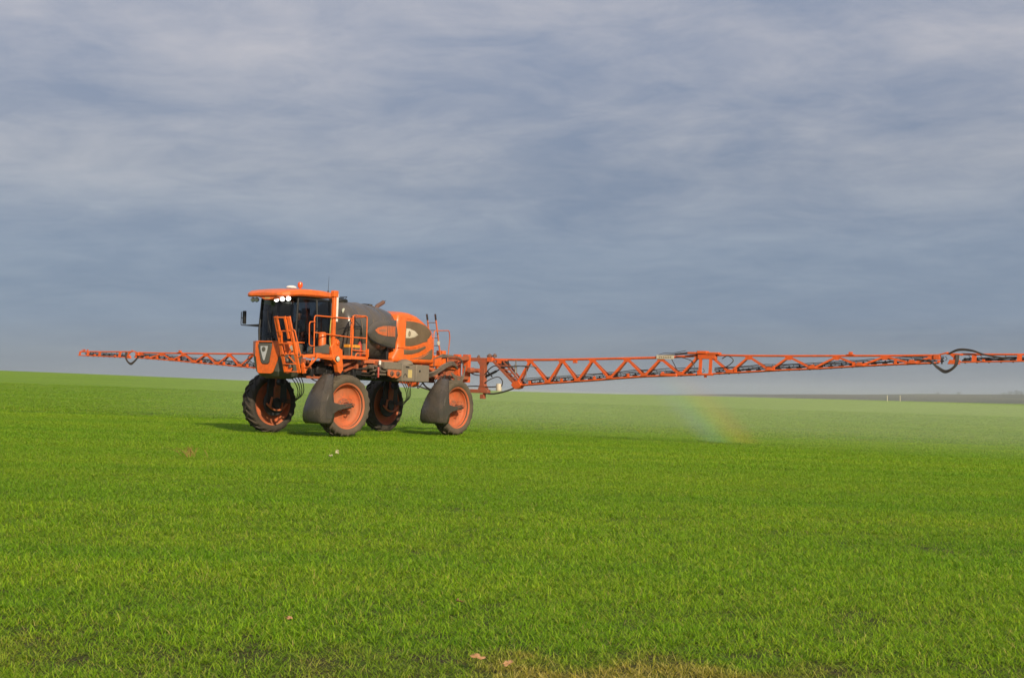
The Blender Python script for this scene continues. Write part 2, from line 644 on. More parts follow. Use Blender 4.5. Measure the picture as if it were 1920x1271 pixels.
def mat_grass():
    m = bpy.data.materials.new('grass_blade')
    m.use_nodes = True
    nt = m.node_tree
    nt.nodes.clear()
    out = N(nt, 'ShaderNodeOutputMaterial')
    geo = N(nt, 'ShaderNodeNewGeometry')
    pos = geo.outputs['Position']
    sep = N(nt, 'ShaderNodeSeparateXYZ')
    nt.links.new(pos, sep.inputs[0])
    big = noise_n(nt, mapping(nt, pos, (0.06, 0.34, 0), (0, 0, 0), (0, 0, R(7))), 1.0, 5, 0.6, 0.5)
    mid = noise_n(nt, mapping(nt, pos, (0.9, 0.9, 0)), 1.0, 4, 0.6)
    at = N(nt, 'ShaderNodeAttribute', attribute_name='rnd')
    rnd = at.outputs['Fac']
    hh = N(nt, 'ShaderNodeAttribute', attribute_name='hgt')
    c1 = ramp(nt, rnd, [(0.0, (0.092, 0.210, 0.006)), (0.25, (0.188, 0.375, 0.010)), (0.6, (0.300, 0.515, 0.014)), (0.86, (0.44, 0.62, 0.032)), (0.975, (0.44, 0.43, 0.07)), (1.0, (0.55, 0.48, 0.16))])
    c2 = mix_c(nt, ramp(nt, big, [(0.35, 0.0), (0.65, 1.0)]), mix_c(nt, 1, c1, (0.80, 0.92, 0.9), 'MULTIPLY'), mix_c(nt, 1, c1, (1.14, 1.06, 1.2), 'MULTIPLY'))
    c3 = mix_c(nt, ramp(nt, mid, [(0.35, 0.0), (0.7, 1.0)]), mix_c(nt, 1, c2, (0.90, 0.95, 0.9), 'MULTIPLY'), c2)
    # yellowed strip at the near edge of the field
    e = math_n(nt, 'MULTIPLY_ADD', noise_n(nt, mapping(nt, pos, (1.6, 1.6, 0)), 1.0, 4), 2.2, sep.outputs[1])
    yel = math_n(nt, 'MULTIPLY', ramp(nt, math_n(nt, 'SUBTRACT', e, YB + 0.85), [(0.0, 1.0), (0.5, 0.0)]), ramp(nt, math_n(nt, 'MULTIPLY_ADD', noise_n(nt, mapping(nt, pos, (1.6, 1.6, 0), (4, 1, 0)), 1.0, 3), 0.25, math_n(nt, 'DIVIDE', math_n(nt, 'ADD', sep.outputs[0], 3.4), 6.8)), [(0.10, .45), (0.24, .05), (0.42, .1), (0.48, .5), (0.54, .1), (0.60, .8), (0.66, 1.0), (0.84, .9), (0.94, .1)]))
    yc = ramp(nt, rnd, [(0.0, (0.17, 0.21, 0.015)), (0.45, (0.46, 0.40, 0.05)), (1.0, (0.70, 0.58, 0.18))])
    c4 = mix_c(nt, yel, c3, yc)
    base = mix_c(nt, ramp(nt, hh.outputs['Fac'], [(0.0, 0.0), (0.35, 1.0)]), mix_c(nt, 1, c4, (0.75, 0.7, 0.7), 'MULTIPLY'), c4)  # blade feet darkened in colour, shade of the gaps between blades
    df = N(nt, 'ShaderNodeBsdfPrincipled')
    df.inputs['Roughness'].default_value = 0.5
    df.inputs['Specular IOR Level'].default_value = 0.12
    nt.links.new(base, df.inputs['Base Color'])
    tl = N(nt, 'ShaderNodeBsdfTranslucent')
    nt.links.new(mix_c(nt, 1, base, (1.0, 1.15, 0.5), 'MULTIPLY'), tl.inputs[0])
    mx = N(nt, 'ShaderNodeMixShader')
    mx.inputs[0].default_value = 0.30
    nt.links.new(df.outputs[0], mx.inputs[1])
    nt.links.new(tl.outputs[0], mx.inputs[2])
    nt.links.new(mx.outputs[0], out.inputs[0])
    return m


def grass_proto(name, count, rad, hmin, hmax, wid, seed, mat, lean=0.75):
    rng = random.Random(seed)
    vs_, fs, rn, hg = [], [], [], []
    # blades grow in tufts
    tufts = [(rad * math.sqrt(rng.random()), rng.random() * 6.283) for _ in range(max(1, count // 7))]
    for i in range(count):
        tr, ta = tufts[i % len(tufts)]
        cx, cy = tr * math.cos(ta) + rng.gauss(0, .022), tr * math.sin(ta) + rng.gauss(0, .022)
        a = rng.random() * 6.283
        L = rng.uniform(hmin, hmax)
        w = wid * rng.uniform(.7, 1.25)
        ln = rng.uniform(0.15, 1.0) * lean
        dx, dy = math.cos(a), math.sin(a)
        sx, sy = -dy, dx
        rv = rng.random()
        o = len(vs_)
        th = rng.uniform(0.35, 1.6)
        x = y = 0.0
        z = -0.01
        segs = 3
        for k in range(segs + 1):
            t = k / segs
            ww = w * (1 - t ** 2 * 0.85) / 2
            px_, py_ = cx + dx * x, cy + dy * x
            if k < segs:
                vs_ += [(px_ - sx * ww, py_ - sy * ww, z), (px_ + sx * ww, py_ + sy * ww, z)]
                rn += [rv, rv]
                hg += [z / hmax, z / hmax]
            else:
                vs_.append((px_, py_, z))
                rn.append(rv)
                hg.append(z / hmax)
            ang = min(1.95, th + ln * 1.2 * t)
            x += math.sin(ang) * L / segs
            z += math.cos(ang) * L / segs * 0.6
        fs += [(o, o + 1, o + 3, o + 2), (o + 2, o + 3, o + 5, o + 4), (o + 4, o + 5, o + 6)]
    me = bpy.data.meshes.new(name)
    me.from_pydata(vs_, [], fs)
    for nm, arr in (('rnd', rn), ('hgt', hg)):
        at = me.attributes.new(nm, 'FLOAT', 'POINT')
        at.data.foreach_set('value', arr)
    me.materials.append(mat)
    for p in me.polygons:
        p.use_smooth = True
    return bpy.data.objects.new(name, me)


def build_grass():
    mat = mat_grass()
    col = bpy.data.collections.new('grass_tufts')      # prototypes only, not linked to the scene
    for i in range(6):
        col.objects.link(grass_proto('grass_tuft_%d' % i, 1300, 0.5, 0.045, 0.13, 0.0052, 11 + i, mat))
    colf = bpy.data.collections.new('grass_tufts_far')
    for i in range(4):
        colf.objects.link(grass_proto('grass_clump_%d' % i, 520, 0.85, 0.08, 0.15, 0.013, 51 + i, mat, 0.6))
    rng = random.Random(5)

    def scatter(zones, hole):
        P, S, Z = [], [], []
        for y0, y1, dens, s in zones:
            # jittered grid, so that no gaps open by chance
            c = 1 / math.sqrt(dens)
            cells = []
            for j in range(int((y1 - y0) / c)):
                w = (y0 + j * c) * 0.41 + 2.6
                for i in range(int(2 * w / c) + 1):
                    cells.append((-w + (i + rng.random()) * c, y0 + (j + rng.random()) * c))
            for X, Y in cells:
                k = 1.0
                if hole:
                    n = mnoise.noise(Vector((X * 0.55, Y * 0.35, 2.0))) + 0.45 * mnoise.noise(Vector((X * 1.7, Y * 1.3, 7.0)))
                    thr = 0.80 if Y > 11 else 0.62
                    if n > thr and 9.6 < Y < 22:
                        if rng.random() < 0.6:
                            continue
                        k = 0.6
                    k *= 1.0 + 0.22 * mnoise.noise(Vector((X * 0.8, Y * 0.5, 12.0)))
                if Y < YB + 0.4:
                    if rng.random() < 0.15:
                        continue
                    k *= 0.8
                k *= 1.0 + 0.20 * mnoise.noise(Vector((X * 0.07 + Y * .05, Y * 0.42, 31.0)))
                P.append((X, Y, ground_z(X, Y)))
                S.append(s * k * rng.uniform(.85, 1.15))
                Z.append(rng.random() * 6.283)
        return P, S, Z

    def make(name, label, col, data):
        P, S, Z = data
        me = bpy.data.meshes.new(name)
        me.from_pydata(P, [], [])
        a = me.attributes.new('scl', 'FLOAT', 'POINT')
        a.data.foreach_set('value', S)
        a = me.attributes.new('rotz', 'FLOAT', 'POINT')
        a.data.foreach_set('value', Z)
        o = bpy.data.objects.new(name, me)
        COL.objects.link(o)
        tag(o, label, kind='stuff')
        ng = bpy.data.node_groups.new(name + '_nodes', 'GeometryNodeTree')
        ng.interface.new_socket('Geometry', in_out='INPUT', socket_type='NodeSocketGeometry')
        ng.interface.new_socket('Geometry', in_out='OUTPUT', socket_type='NodeSocketGeometry')
        gi = ng.nodes.new('NodeGroupInput')
        go = ng.nodes.new('NodeGroupOutput')
        ip = ng.nodes.new('GeometryNodeInstanceOnPoints')
        ci = ng.nodes.new('GeometryNodeCollectionInfo')
        ci.inputs['Collection'].default_value = col
        ci.inputs['Separate Children'].default_value = True
        ci.inputs['Reset Children'].default_value = True
        ip.inputs['Pick Instance'].default_value = True
        na = ng.nodes.new('GeometryNodeInputNamedAttribute')
        na.data_type = 'FLOAT'
        na.inputs[0].default_value = 'scl'
        nr = ng.nodes.new('GeometryNodeInputNamedAttribute')
        nr.data_type = 'FLOAT'
        nr.inputs[0].default_value = 'rotz'
        cx = ng.nodes.new('ShaderNodeCombineXYZ')
        L = ng.links.new
        L(gi.outputs[0], ip.inputs['Points'])
        L(ci.outputs[0], ip.inputs['Instance'])
        L(nr.outputs[0], cx.inputs[2])
        L(cx.outputs[0], ip.inputs['Rotation'])
        L(na.outputs[0], ip.inputs['Scale'])
        L(ip.outputs[0], go.inputs[0])
        md = o.modifiers.new('scatter', 'NODES')
        md.node_group = ng

    make('grass', 'short dense blades of winter crop in the foreground', col,
         scatter([(6.2, 16, 9.0, 1.0), (16, 34, 6.0, 1.05), (34, 62, 3.8, 1.45)], True))
    make('distant_grass', 'smooth green crop running up to the skyline', colf,
         scatter([(58, 100, 1.0, 1.1), (100, 170, 0.45, 1.3)], False))


build_grass()
#GRASS_END

# ------------------------------------------------------------------ vehicle frame
up = Vector((-GX, -GY, 1)).normalized()
hd = Vector((-math.cos(R(57)), -math.sin(R(57)), 0))
hd = (hd - up * hd.dot(up)).normalized()
lf = up.cross(hd)
VO = Vector((-5.15, 49.0, GX * -5.15 + GY * 49.0))
VM = Matrix(((hd.x, lf.x, up.x, VO.x), (hd.y, lf.y, up.y, VO.y), (hd.z, lf.z, up.z, VO.z), (0, 0, 0, 1)))
VM = VM @ Matrix.Translation((0, 0, .045)) @ Matrix.Diagonal((1, 1, .98, 1))   # tyres stand on matted crop
SP = empty('field_sprayer')
SP.matrix_world = VM
tag(SP, 'tall orange self-propelled crop sprayer with both spray booms spread wide over the green field', 'sprayer')
W2, T2, WR = 3.05, 1.6, 1.02


# ---- wheels
def tyre_mb():
    mb = MB()
    n = 64
    prof = [(.735, .16), (.75, .20), (.80, .235), (.87, .25), (.93, .238), (.962, .205), (.975, .10), (.98, 0)]
    prof = prof + [(r, -a) for r, a in reversed(prof[:-1])] + [(.70, -.15), (.70, .15), (.735, .16)]
    mb.lathe(prof, n)
    # chevron lugs
    NL = 22
    for s in (-1, 1):
        for k in range(NL):
            t0 = 2 * math.pi * (k + (0.5 if s > 0 else 0)) / NL
            secs = []
            for q in range(6):
                f = q / 5
                y = s * (-0.015 + 0.262 * f)
                th = t0 + 0.26 * f ** 0.9
                rr = 1.025 if q < 4 else (1.005 if q == 4 else .935)
                rb = .955 if q < 4 else (.94 if q == 4 else .88)
                wd = .030 + .008 * f
                sec = []
                for (r_, dth) in ((rb, -wd * 1.35), (rr, -wd), (rr, wd), (rb, wd * 1.35)):
                    sec.append((r_ * math.cos(th + dth), y, r_ * math.sin(th + dth)))
                secs.append(sec)
            mb.loft(secs)
    return mb


def rim_mb():
    mb = MB()
    mb.lathe([(.70, .175), (.725, .195), (.755, .205), (.772, .200), (.772, .185), (.75, .17), (.735, .12)], 64)
    mb.lathe([(.725, .192), (.705, .15), (.70, .11), (.675, .095), (.665, .06), (.66, .03), (.655, .02), (.63, -.005), (.60, -.03),
              (.52, -.055), (.40, -.05), (.30, -.02), (.24, .0), (.22, .0)], 64)
    mb.lathe([(.735, -.12), (.75, -.17), (.772, -.185), (.772, -.205), (.755, -.205), (.70, -.17), (.67, -.10), (.63, -.06), (.52, -.075), (.3, -.05), (.22, -.05)], 64)
    return mb


def hub_mb():
    mb = MB()
    mb.lathe([(.27, -.03), (.26, .02), (.20, .035), (.17, .05), (.165, .11), (.14, .13), (.0, .135)], 24)
    return mb


def make_wheel(clean):
    w = empty('wheel', SP)
    t = tyre_mb().build('tyre', M['tyre_dark' if clean else 'tyre'], w, smooth=40)
    rm = rim_mb().build('rim', M['rim'], w, smooth=40)
    h = hub_mb().build('hub', M['orange_dirty'], w)
    nb = MB()
    for k in range(10):
        a = 2 * math.pi * k / 10
        nb.lathe([(.018, .0), (.018, .05), (.0, .055)], 6, (0.215 * math.cos(a), 0, 0.215 * math.sin(a)))
    nb.build('wheel_nuts', M['steel'], w, kind='stuff')
    return w


w0 = make_wheel(False)
wheels = []
for i, (sx, sy) in enumerate(((1, 1), (-1, 1), (1, -1), (-1, -1))):
    if i == 0:
        w = w0
    else:
        w = w0.copy()
        COL.objects.link(w)
        w.parent = SP
        for ch in list(w0.children):
            c = copy_obj(ch, w)
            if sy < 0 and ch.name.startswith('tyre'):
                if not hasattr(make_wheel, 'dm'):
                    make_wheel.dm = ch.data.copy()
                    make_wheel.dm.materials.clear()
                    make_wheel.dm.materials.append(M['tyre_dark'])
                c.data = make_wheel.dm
    w.location = (sx * W2, sy * T2, WR - 0.02)
    w.rotation_euler = (0, 0, (R(-7) if sx > 0 else 0) + (0 if sy > 0 else math.pi))
    w['label'] = '%s wheel on the %s side of the sprayer' % ('front' if sx > 0 else 'rear', 'near' if sy > 0 else 'far')
    wheels.append(w)


# ---- mudguards (near side), in the wheel's frame
def mudguard(sx):
    g = empty('mudguard', SP)
    g.location = (sx * W2, T2, WR - 0.02)
    g.rotation_euler = (0, 0, R(-7) if sx > 0 else 0)
    rows = [(1.03, .84, .78, .06, .24), (1.015, .93, .78, .0, .30), (.95, 1.03, .80, -.07, .345), (.80, 1.12, .82, -.16, .37), (.62, 1.20, .83, -.25, .385),
            (.40, 1.27, .82, -.34, .39), (.15, 1.32, .78, -.43, .39), (-.10, 1.345, .74, -.51, .39), (-.35, 1.33, .74, -.56, .39), (-.50, 1.29, .77, -.57, .385), (-.58, 1.22, .82, -.54, .36)]
    rings = []
    for z, xf, xb, yi, yo in rows:
        d = xf - xb
        rings.append([(xb, yi, z), (xb + d * .6, yi + .01, z), (xf - .07, yi + .05, z), (xf, yi + .14, z), (xf + .015, (yi + yo) / 2, z), (xf - .0, yo - .14, z), (xf - .035, yo - .035, z),
                      (xf - .15, yo - .005, z), (xb + d * .3, yo, z), (xb, yo, z)])
    mb = MB()
    mb.loft(rings, cap=False, closed=False)
    # closed top
    top = rings[0]
    mb.add(top, [tuple(range(len(top)))])
    mb.build('guard_shell', M['plastic'], g, solid=0.018, smooth=50)
    b = MB()
    b.prism([(.84, -.40), (1.08, -.43), (1.12, .05), (1.02, .42), (.90, .42), (.86, .2), (.82, .0)], 'y', .392, .404)
    b.build('guard_side_panel', M['plastic'], g, bevel=0.006)
    b = MB()
    b.prism([(.88, .16), (.72, .10), (.45, .05), (.20, .08), (-.06, .11), (-.12, .06), (-.10, -.03), (.10, -.05), (.35, -.09), (.60, -.15), (.76, -.24), (.88, -.30)], 'y', .33, .40)
    b.build('guard_bracket', M['plastic'], g, bevel=0.01)
    b = MB()
    b.lathe([(.085, .13), (.085, .34), (.06, .36), (0, .36)], 14)
    b.lathe([(.05, .40), (.05, .45), (.0, .455)], 10, (-.05, 0, .05))
    for k in range(4):
        b.lathe([(.014, .4), (.014, .425), (0, .43)], 6, (.02 + .08 * k, 0, .04 - .01 * k))
    b.tube(spline([(.05, .36, .12), (.0, .38, .2), (.10, .36, .24), (.22, .34, .20)]), .014, 6)
    b.tube(spline([(-.02, .38, -.04), (.04, .38, -.14), (.14, .36, -.12)]), .018, 6)
    b.build_each('guard_mount', M['orange_dirty'], g)
    return g


g1 = mudguard(1)
g1['label'] = 'front grey plastic mudguard'
g2 = mudguard(-1)
g2['label'] = 'rear grey plastic mudguard'


# ---- wheel legs and motors (seen best on the far side)
def leg(sx, sy):
    L = empty('suspension_leg', SP)
    L.location = (sx * W2, sy * T2, WR - 0.02)
    L.rotation_euler = (0, 0, (R(-7) if sx > 0 else 0) + (0 if sy > 0 else math.pi))
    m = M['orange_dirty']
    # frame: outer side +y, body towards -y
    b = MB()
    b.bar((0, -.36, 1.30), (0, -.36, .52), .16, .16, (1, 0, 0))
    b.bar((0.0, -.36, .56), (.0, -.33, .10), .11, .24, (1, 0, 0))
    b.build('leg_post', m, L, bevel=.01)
    b = MB()
    b.lathe([(.0, -.42), (.17, -.42), (.19, -.38), (.19, -.26), (.24, -.24), (.24, -.06), (.0, -.05)], 20)
    b.build('wheel_motor', M['black'], L)
    b = MB()
    b.tube(spline([(.45 * -1, -.40, -.02), (-.25, -.42, -.18), (0, -.43, -.24), (.25, -.42, -.18), (.42, -.40, -.02)]), .035, 8)
    b.bar((-.30, -.40, -.13), (-.22, -.40, .20), .05, .06)
    b.bar((.20, -.40, -.18), (.24, -.40, .14), .05, .06)
    b.build_each('yoke', M['orange_dusty'], L)
    b = MB()
    for k in range(4):
        ex_ = 0 if sy < 0 else -.35
        b.tube(spline([(.05, -.45 - .01 * k, .05 + .03 * k), (.30, -.50, .02 + .035 * k), (.66 + ex_ + .07 * k, -.48, .04 + .05 * k), (.86 + ex_ * 1.3 + .085 * k, -.44, .40 + .03 * k), (.66 + ex_ + .08 * k, -.40, .80 + .07 * k), (.2, -.38, 1.05 + .03 * k)]), .016, 6)
    b.build_each('hydraulic_hose', M['hose'], L)
    b = MB()
    b.lathe([(.0, .60), (.10, .60), (.15, .66), (.15, .74), (.12, .80), (.155, .86), (.155, .96), (.10, 1.02), (0, 1.02)], 16, (-.02, -.56, 0), axis='z')
    b.build('air_spring', M['black'], L)
    b = MB()
    b.lathe([(.0, -.30), (.42, -.30), (.45, -.26), (.45, -.22), (.0, -.21)], 28)
    b.build('wheel_shade_disc', M['interior'], L)  # dark disc added to shade the inside of the rim
    b = MB()
    b.prism([(-.40, .0), (-.2, -.12), (.30, -.1), (.48, .05), (.44, .60), (.18, 1.18), (-.18, 1.18), (-.36, .75)], 'y', -.34, -.28)
    b.build('leg_shade_plate', M['black'], L, bevel=.02)  # leg widened by a black plate that darkens the wheel's upper half
    return L


for sx in (1, -1):
    for sy in (1, -1):
        leg(sx, sy)

# ---- chassis
b = MB()
for y in (-.5, .5):
    b.box(-4.5, 4.35, y - .07, y + .07, 2.16, 2.42)
for x in (3.6, 2.4, 1.0, -.4, -1.8, -3.6, -4.4):
    b.box(x - .06, x + .06, -.43, .43, 2.19, 2.39)
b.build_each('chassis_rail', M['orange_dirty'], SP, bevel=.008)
for x in (W2, -W2):
    b = MB()
    b.box(x - .13, x + .13, -1.32, 1.32, 2.00, 2.155)
    b.box(x - .17, x + .17, -.62, .62, 1.88, 2.0)
    b.bar((x + .05, 1.0, 2.05), (x + .75, .5, 2.25), .09, .12)
    b.bar((x - .05, 1.0, 2.05), (x - .75, .5, 2.25), .09, .12)
    b.bar((x + .05, -1.0, 2.05), (x + .75, -.5, 2.25), .09, .12)
    b.bar((x - .05, -1.0, 2.05), (x - .75, -.5, 2.25), .09, .12)
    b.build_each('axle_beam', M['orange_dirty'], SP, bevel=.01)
b = MB()
b.lathe([(.0, 0), (.20, 0), (.235, .04), (.235, .50), (.20, .54), (0, .54)], 20, (3.55, .55, 2.22))
b.build('air_tank', M['black'], SP)
b = MB()
b.lathe([(.0, 0), (.16, 0), (.19, .03), (.19, .95), (.16, 1.0), (0, 1.0)], 16, (2.2, -.5, 2.05))
b.lathe([(.0, 0), (.14, 0), (.16, .03), (.16, .45), (.12, .5), (0, .5)], 16, (.9, .65, 2.05))
b.build_each('reservoir', M['black'], SP)
b = MB()
b.box(-2.6, 3.2, -.40, .42, 1.88, 2.17)
b.build('underbelly_shade', M['interior'], SP, bevel=.04)  # dark box added as the shade under the chassis
# cluttered gear under the platform: brackets, pipes, valves
rg = random.Random(31)
b = MB()
for x0, x1, y0, y1, z0, z1 in ((4.30, 4.40, .55, 1.05, 2.05, 2.50), (3.95, 4.05, .55, 1.0, 1.95, 2.45), (3.20, 3.45, 1.0, 1.35, 2.30, 2.52), (2.95, 3.05, .6, 1.3, 2.2, 2.5), (2.05, 2.15, .6, 1.35, 2.25, 2.52),
                               (3.6, 4.25, 1.02, 1.10, 1.86, 1.94), (3.0, 3.55, .75, 1.25, 1.90, 1.98), (1.3, 1.5, .7, 1.1, 2.15, 2.4), (.9, 1.0, .8, 1.3, 2.30, 2.55)):
    b.box(x0, x1, y0, y1, z0, z1)
b.bar((4.3, 1.1, 2.45), (3.9, 1.05, 1.90), .06, .05)
b.bar((2.95, 1.35, 2.28), (2.25, 1.3, 2.5), .08, .08)
b.bar((2.6, 1.2, 2.15), (1.6, 1.1, 2.45), .07, .07)
b.build_each('frame_bracket', M['orange_dirty'], SP, bevel=.006)
b = MB()
for i in range(9):
    x = 4.1 - i * .42 + rg.uniform(-.1, .1)
    b.box(x, x + rg.uniform(.12, .3), .62 + rg.random() * .25, 1.0 + rg.random() * .2, 1.92 + rg.random() * .15, 2.16 + rg.random() * .2)
b.build_each('valve_block', M['black'], SP, bevel=.01)
b = MB()
for k in range(5):
    z = 2.02 + .05 * k
    b.tube(spline([(4.2, .8 + .06 * k, z), (3.3, .95, z - .1 + .1 * rg.random()), (2.2, 1.05, z + .05), (1.2, 1.15, z + .1 * rg.random()), (.6, 1.0, z + .1)]), .022, 6)
b.tube(spline([(4.1, .9, 1.98), (3.8, 1.0, 1.80), (3.45, 1.0, 1.78), (3.1, .95, 1.95)]), .018, 6)
b.build_each('under_hose', M['hose'], SP)

# ---- nose
b = MB()
rings = []
for z, xf, yf, xs, ys, xb in ((3.0, 4.90, .50, 4.58, .92, 4.3), (2.90, 4.94, .50, 4.58, .96, 4.3), (2.45, 4.94, .49, 4.56, .96, 4.3), (2.05, 4.90, .42, 4.52, .86, 4.3), (1.90, 4.78, .36, 4.46, .74, 4.3), (1.82, 4.55, .25, 4.40, .52, 4.3)):
    rings.append([(xf, -yf, z), (xf, yf, z), (xs, ys, z), (xb, ys * .95, z), (xb, -ys * .95, z), (xs, -ys, z)])
b.loft(rings)
b.build('nose_body', M['nose_grey'], SP, bevel=.02, smooth=12)
b = MB()
b.prism([(-.50, 2.985), (-.50, 2.60), (-.40, 2.02), (-.33, 1.975), (.18, 1.975), (.25, 2.02), (.46, 2.50), (.50, 2.60), (.50, 2.985), (.19, 2.985), (.19, 2.86), (.10, 2.34), (.04, 2.27), (-.20, 2.27), (-.27, 2.34), (-.40, 2.86), (-.40, 2.985)], 'x', 4.93, 4.968)
b.build('nose_panel', M['orange'], SP, bevel=.008, smooth=20)
for s in (1, -1):
    b = MB()
    def SF(d, z, off):
        return (4.962 - .63 * d + .79 * off, s * (.50 + .777 * d + .61 * off), z)
    wp_ = [(.0, 2.985), (.0, 2.52), (.06, 2.55), (.22, 2.57), (.42, 2.61), (.60, 2.64), (.60, 2.995)]
    b.loft([[SF(d, z, -.03) for d, z in wp_], [SF(d, z, .012) for d, z in wp_]])
    b.build('nose_wing', M['orange'], SP, bevel=.006, smooth=20)
b = MB()
b.prism([(4.965, -.50), (4.965, .50), (4.60, .975), (4.32, .975), (4.32, -.975), (4.60, -.975)], 'z', 2.988, 3.03)
b.build('nose_deck', M['orange'], SP, bevel=.008, smooth=20)
b = MB()
b.prism([(-.38, 2.95), (.17, 2.95), (.175, 2.85), (.085, 2.36), (.02, 2.29), (-.18, 2.29), (-.25, 2.36), (-.385, 2.85)], 'x', 4.93, 4.99)
b.build('badge_panel', M['nose_grey'], SP, bevel=.015)
b = MB()
b.prism([(-.27, 2.86), (.03, 2.86), (.025, 2.77), (-.075, 2.42), (-.11, 2.39), (-.145, 2.42), (-.265, 2.75)], 'x', 4.992, 5.004)
sh = b.build('badge', M['silver'], SP, bevel=.004)
b = MB()
b.lathe([(.0, 5.006), (.075, 5.006), (.08, 5.015), (0, 5.018)], 20, (0, -.12, 2.76), axis='x')
b.build('badge_emblem', M['nose_grey'], sh)
# lamps on nose wing
b = MB()
b.lathe([(.0, 0), (.09, .0), (.10, .02), (.10, .07)], 16, (4.72, .88, 2.82), axis='x')
hl = b.build('headlight', M['silver'], SP)
b = MB()
b.lathe([(.0, .075), (.05, .072), (.085, .06)], 16, (4.72, .88, 2.82), axis='x')
b.build('lens', M['lens'], hl)
b = MB()
b.lathe([(.0, 0), (.06, .0), (.065, .02), (.06, .03)], 16, (4.91, .60, 2.80), axis='x')
b.build('horn', M['orange_dirty'], SP)

# ---- cab
CX0, CX1 = 2.95, 4.62
b = MB()
b.prism([(4.66, -.48), (4.72, 0), (4.66, .48), (4.50, .78), (2.95, .82), (2.95, -.82), (4.50, -.78)], 'z', 2.60, 2.74)
b.build('cab_floor', M['interior'], SP, bevel=.02)
b = MB()
b.prism([(4.60, -.46), (4.66, 0), (4.60, .46), (4.45, .76), (2.97, .80), (2.97, -.80), (4.45, -.76)], 'z', 4.42, 4.50)
b.build('cab_header', M['black'], SP, bevel=.02)
b = MB()
for s in (1, -1):
    b.tube([(4.50, s * .78, 2.74), (4.54, s * .79, 3.4), (4.47, s * .77, 4.44)], .035, 8)
    b.tube([(3.62, s * .83, 2.74), (3.60, s * .835, 3.5), (3.62, s * .80, 4.44)], .035, 8)
    b.tube([(2.98, s * .81, 2.74), (2.98, s * .81, 4.44)], .045, 8)
    b.tube([(4.52, s * .80, 3.22), (3.62, s * .845, 3.22)], .012, 6)
b.build_each('cab_pillar', M['black'], SP)


def pane(name, pts_bottom, pts_top):
    mb = MB()
    n = len(pts_bottom)
    k = 6
    rings = []
    for i in range(k + 1):
        t = i / k
        bul = .04 * math.sin(math.pi * t)
        rings.append([Vector(a).lerp(Vector(c), t) + Vector((bul if abs(a[1]) < .7 else 0, (bul if a[1] > 0 else -bul) if abs(a[1]) > .7 else 0, 0)) for a, c in zip(pts_bottom, pts_top)])
    mb.loft(rings, cap=False, closed=False)
    return mb.build(name, M['glass'], SP, smooth=80)


fr = [(4.49, -.77), (4.62, -.55), (4.68, -.28), (4.70, 0), (4.68, .28), (4.62, .55), (4.49, .77)]
pane('windscreen', [(x, y, 2.92) for x, y in fr], [(x - .06, y, 4.43) for x, y in fr])
for s in (1, -1):
    o = pane('door_glass', [(4.48, s * .80, 2.74), (4.05, s * .83, 2.74), (3.64, s * .835, 2.74)], [(4.44, s * .785, 4.43), (4.05, s * .80, 4.43), (3.64, s * .805, 4.43)])
    pane('side_window', [(3.60, s * .835, 2.74), (3.0, s * .82, 2.74)], [(3.60, s * .805, 4.43), (3.0, s * .80, 4.43)])
pane('rear_window', [(2.96, -.78, 2.9), (2.96, .78, 2.9)], [(2.96, -.78, 4.43), (2.96, .78, 4.43)])
b = MB()
b.tube([(4.52, .87, 3.05), (4.50, .88, 3.45)], .014, 6)
b.build('door_handle', M['black'], SP)
# interior
b = MB()
b.pillow([(3.25, 3.05), (3.85, 3.05), (3.9, 3.16), (3.45, 3.2), (3.32, 3.95), (3.2, 3.98), (3.12, 3.9)], [(-.27, .05), (-.22, 0), (.22, 0), (.27, .05)])
b.box(3.16, 3.28, -.14, .14, 3.98, 4.2)
b.box(3.3, 3.8, -.2, .2, 2.74, 3.05)
b.build('driver_seat', M['seat'], SP, bevel=.03)
b = MB()
b.box(4.2, 4.55, -.35, .35, 2.74, 3.02)
b.tube([(4.30, 0, 2.9), (4.12, 0, 3.42)], .04, 8)
b.build('dashboard', M['interior'], SP, bevel=.02)
b = MB()
ringp = []
for k in range(25):
    a = 2 * math.pi * k / 24
    ringp.append((4.10 + .10 * math.sin(a), .20 * math.cos(a), 3.45 + .17 * math.sin(a)))
b.tube(ringp, .016, 6)
b.bar((4.10, -.19, 3.45), (4.10, .19, 3.45), .02)
b.build('steering_wheel', M['interior'], SP)
b = MB()
b.box(3.35, 3.95, -.52, -.34, 3.0, 3.28)
b.box(3.9, 4.0, -.50, -.36, 3.28, 3.55)
b.build('armrest_console', M['interior'], SP, bevel=.02)
# roof
b = MB()
rings = []
for x, zb, zt, w in ((5.26, 4.475, 4.545, .60), (5.18, 4.45, 4.60, .74), (4.95, 4.46, 4.675, .86), (4.5, 4.51, 4.735, .90), (4.0, 4.525, 4.77, .915), (3.4, 4.535, 4.77, .915), (3.0, 4.54, 4.745, .90), (2.84, 4.54, 4.72, .88)):
    h_ = zt - zb
    rings.append([(x, -w + .05, zb), (x, w - .05, zb), (x, w + .01, zb + h_ * .25), (x, w - .01, zt - h_ * .22), (x, w - .05, zt - h_ * .04), (x, w * .55, zt + .02), (x, 0, zt + .03), (x, -w * .55, zt + .02), (x, -w + .05, zt - h_ * .04), (x, -w + .01, zt - h_ * .22), (x, -w - .01, zb + h_ * .25)])
b.loft(rings)
roof = b.build('cab_roof', M['orange'], SP, smooth=18, bevel=.012)
b = MB()
b.loft([[(5.18, -.36, 4.46), (5.20, .50, 4.46), (5.21, .36, 4.375), (5.21, .22, 4.345), (5.21, .02, 4.345), (5.20, -.12, 4.40)], [(4.70, -.36, 4.5), (4.70, .62, 4.5), (4.70, .52, 4.42), (4.70, .30, 4.37), (4.70, -.10, 4.37), (4.70, -.16, 4.42)]])
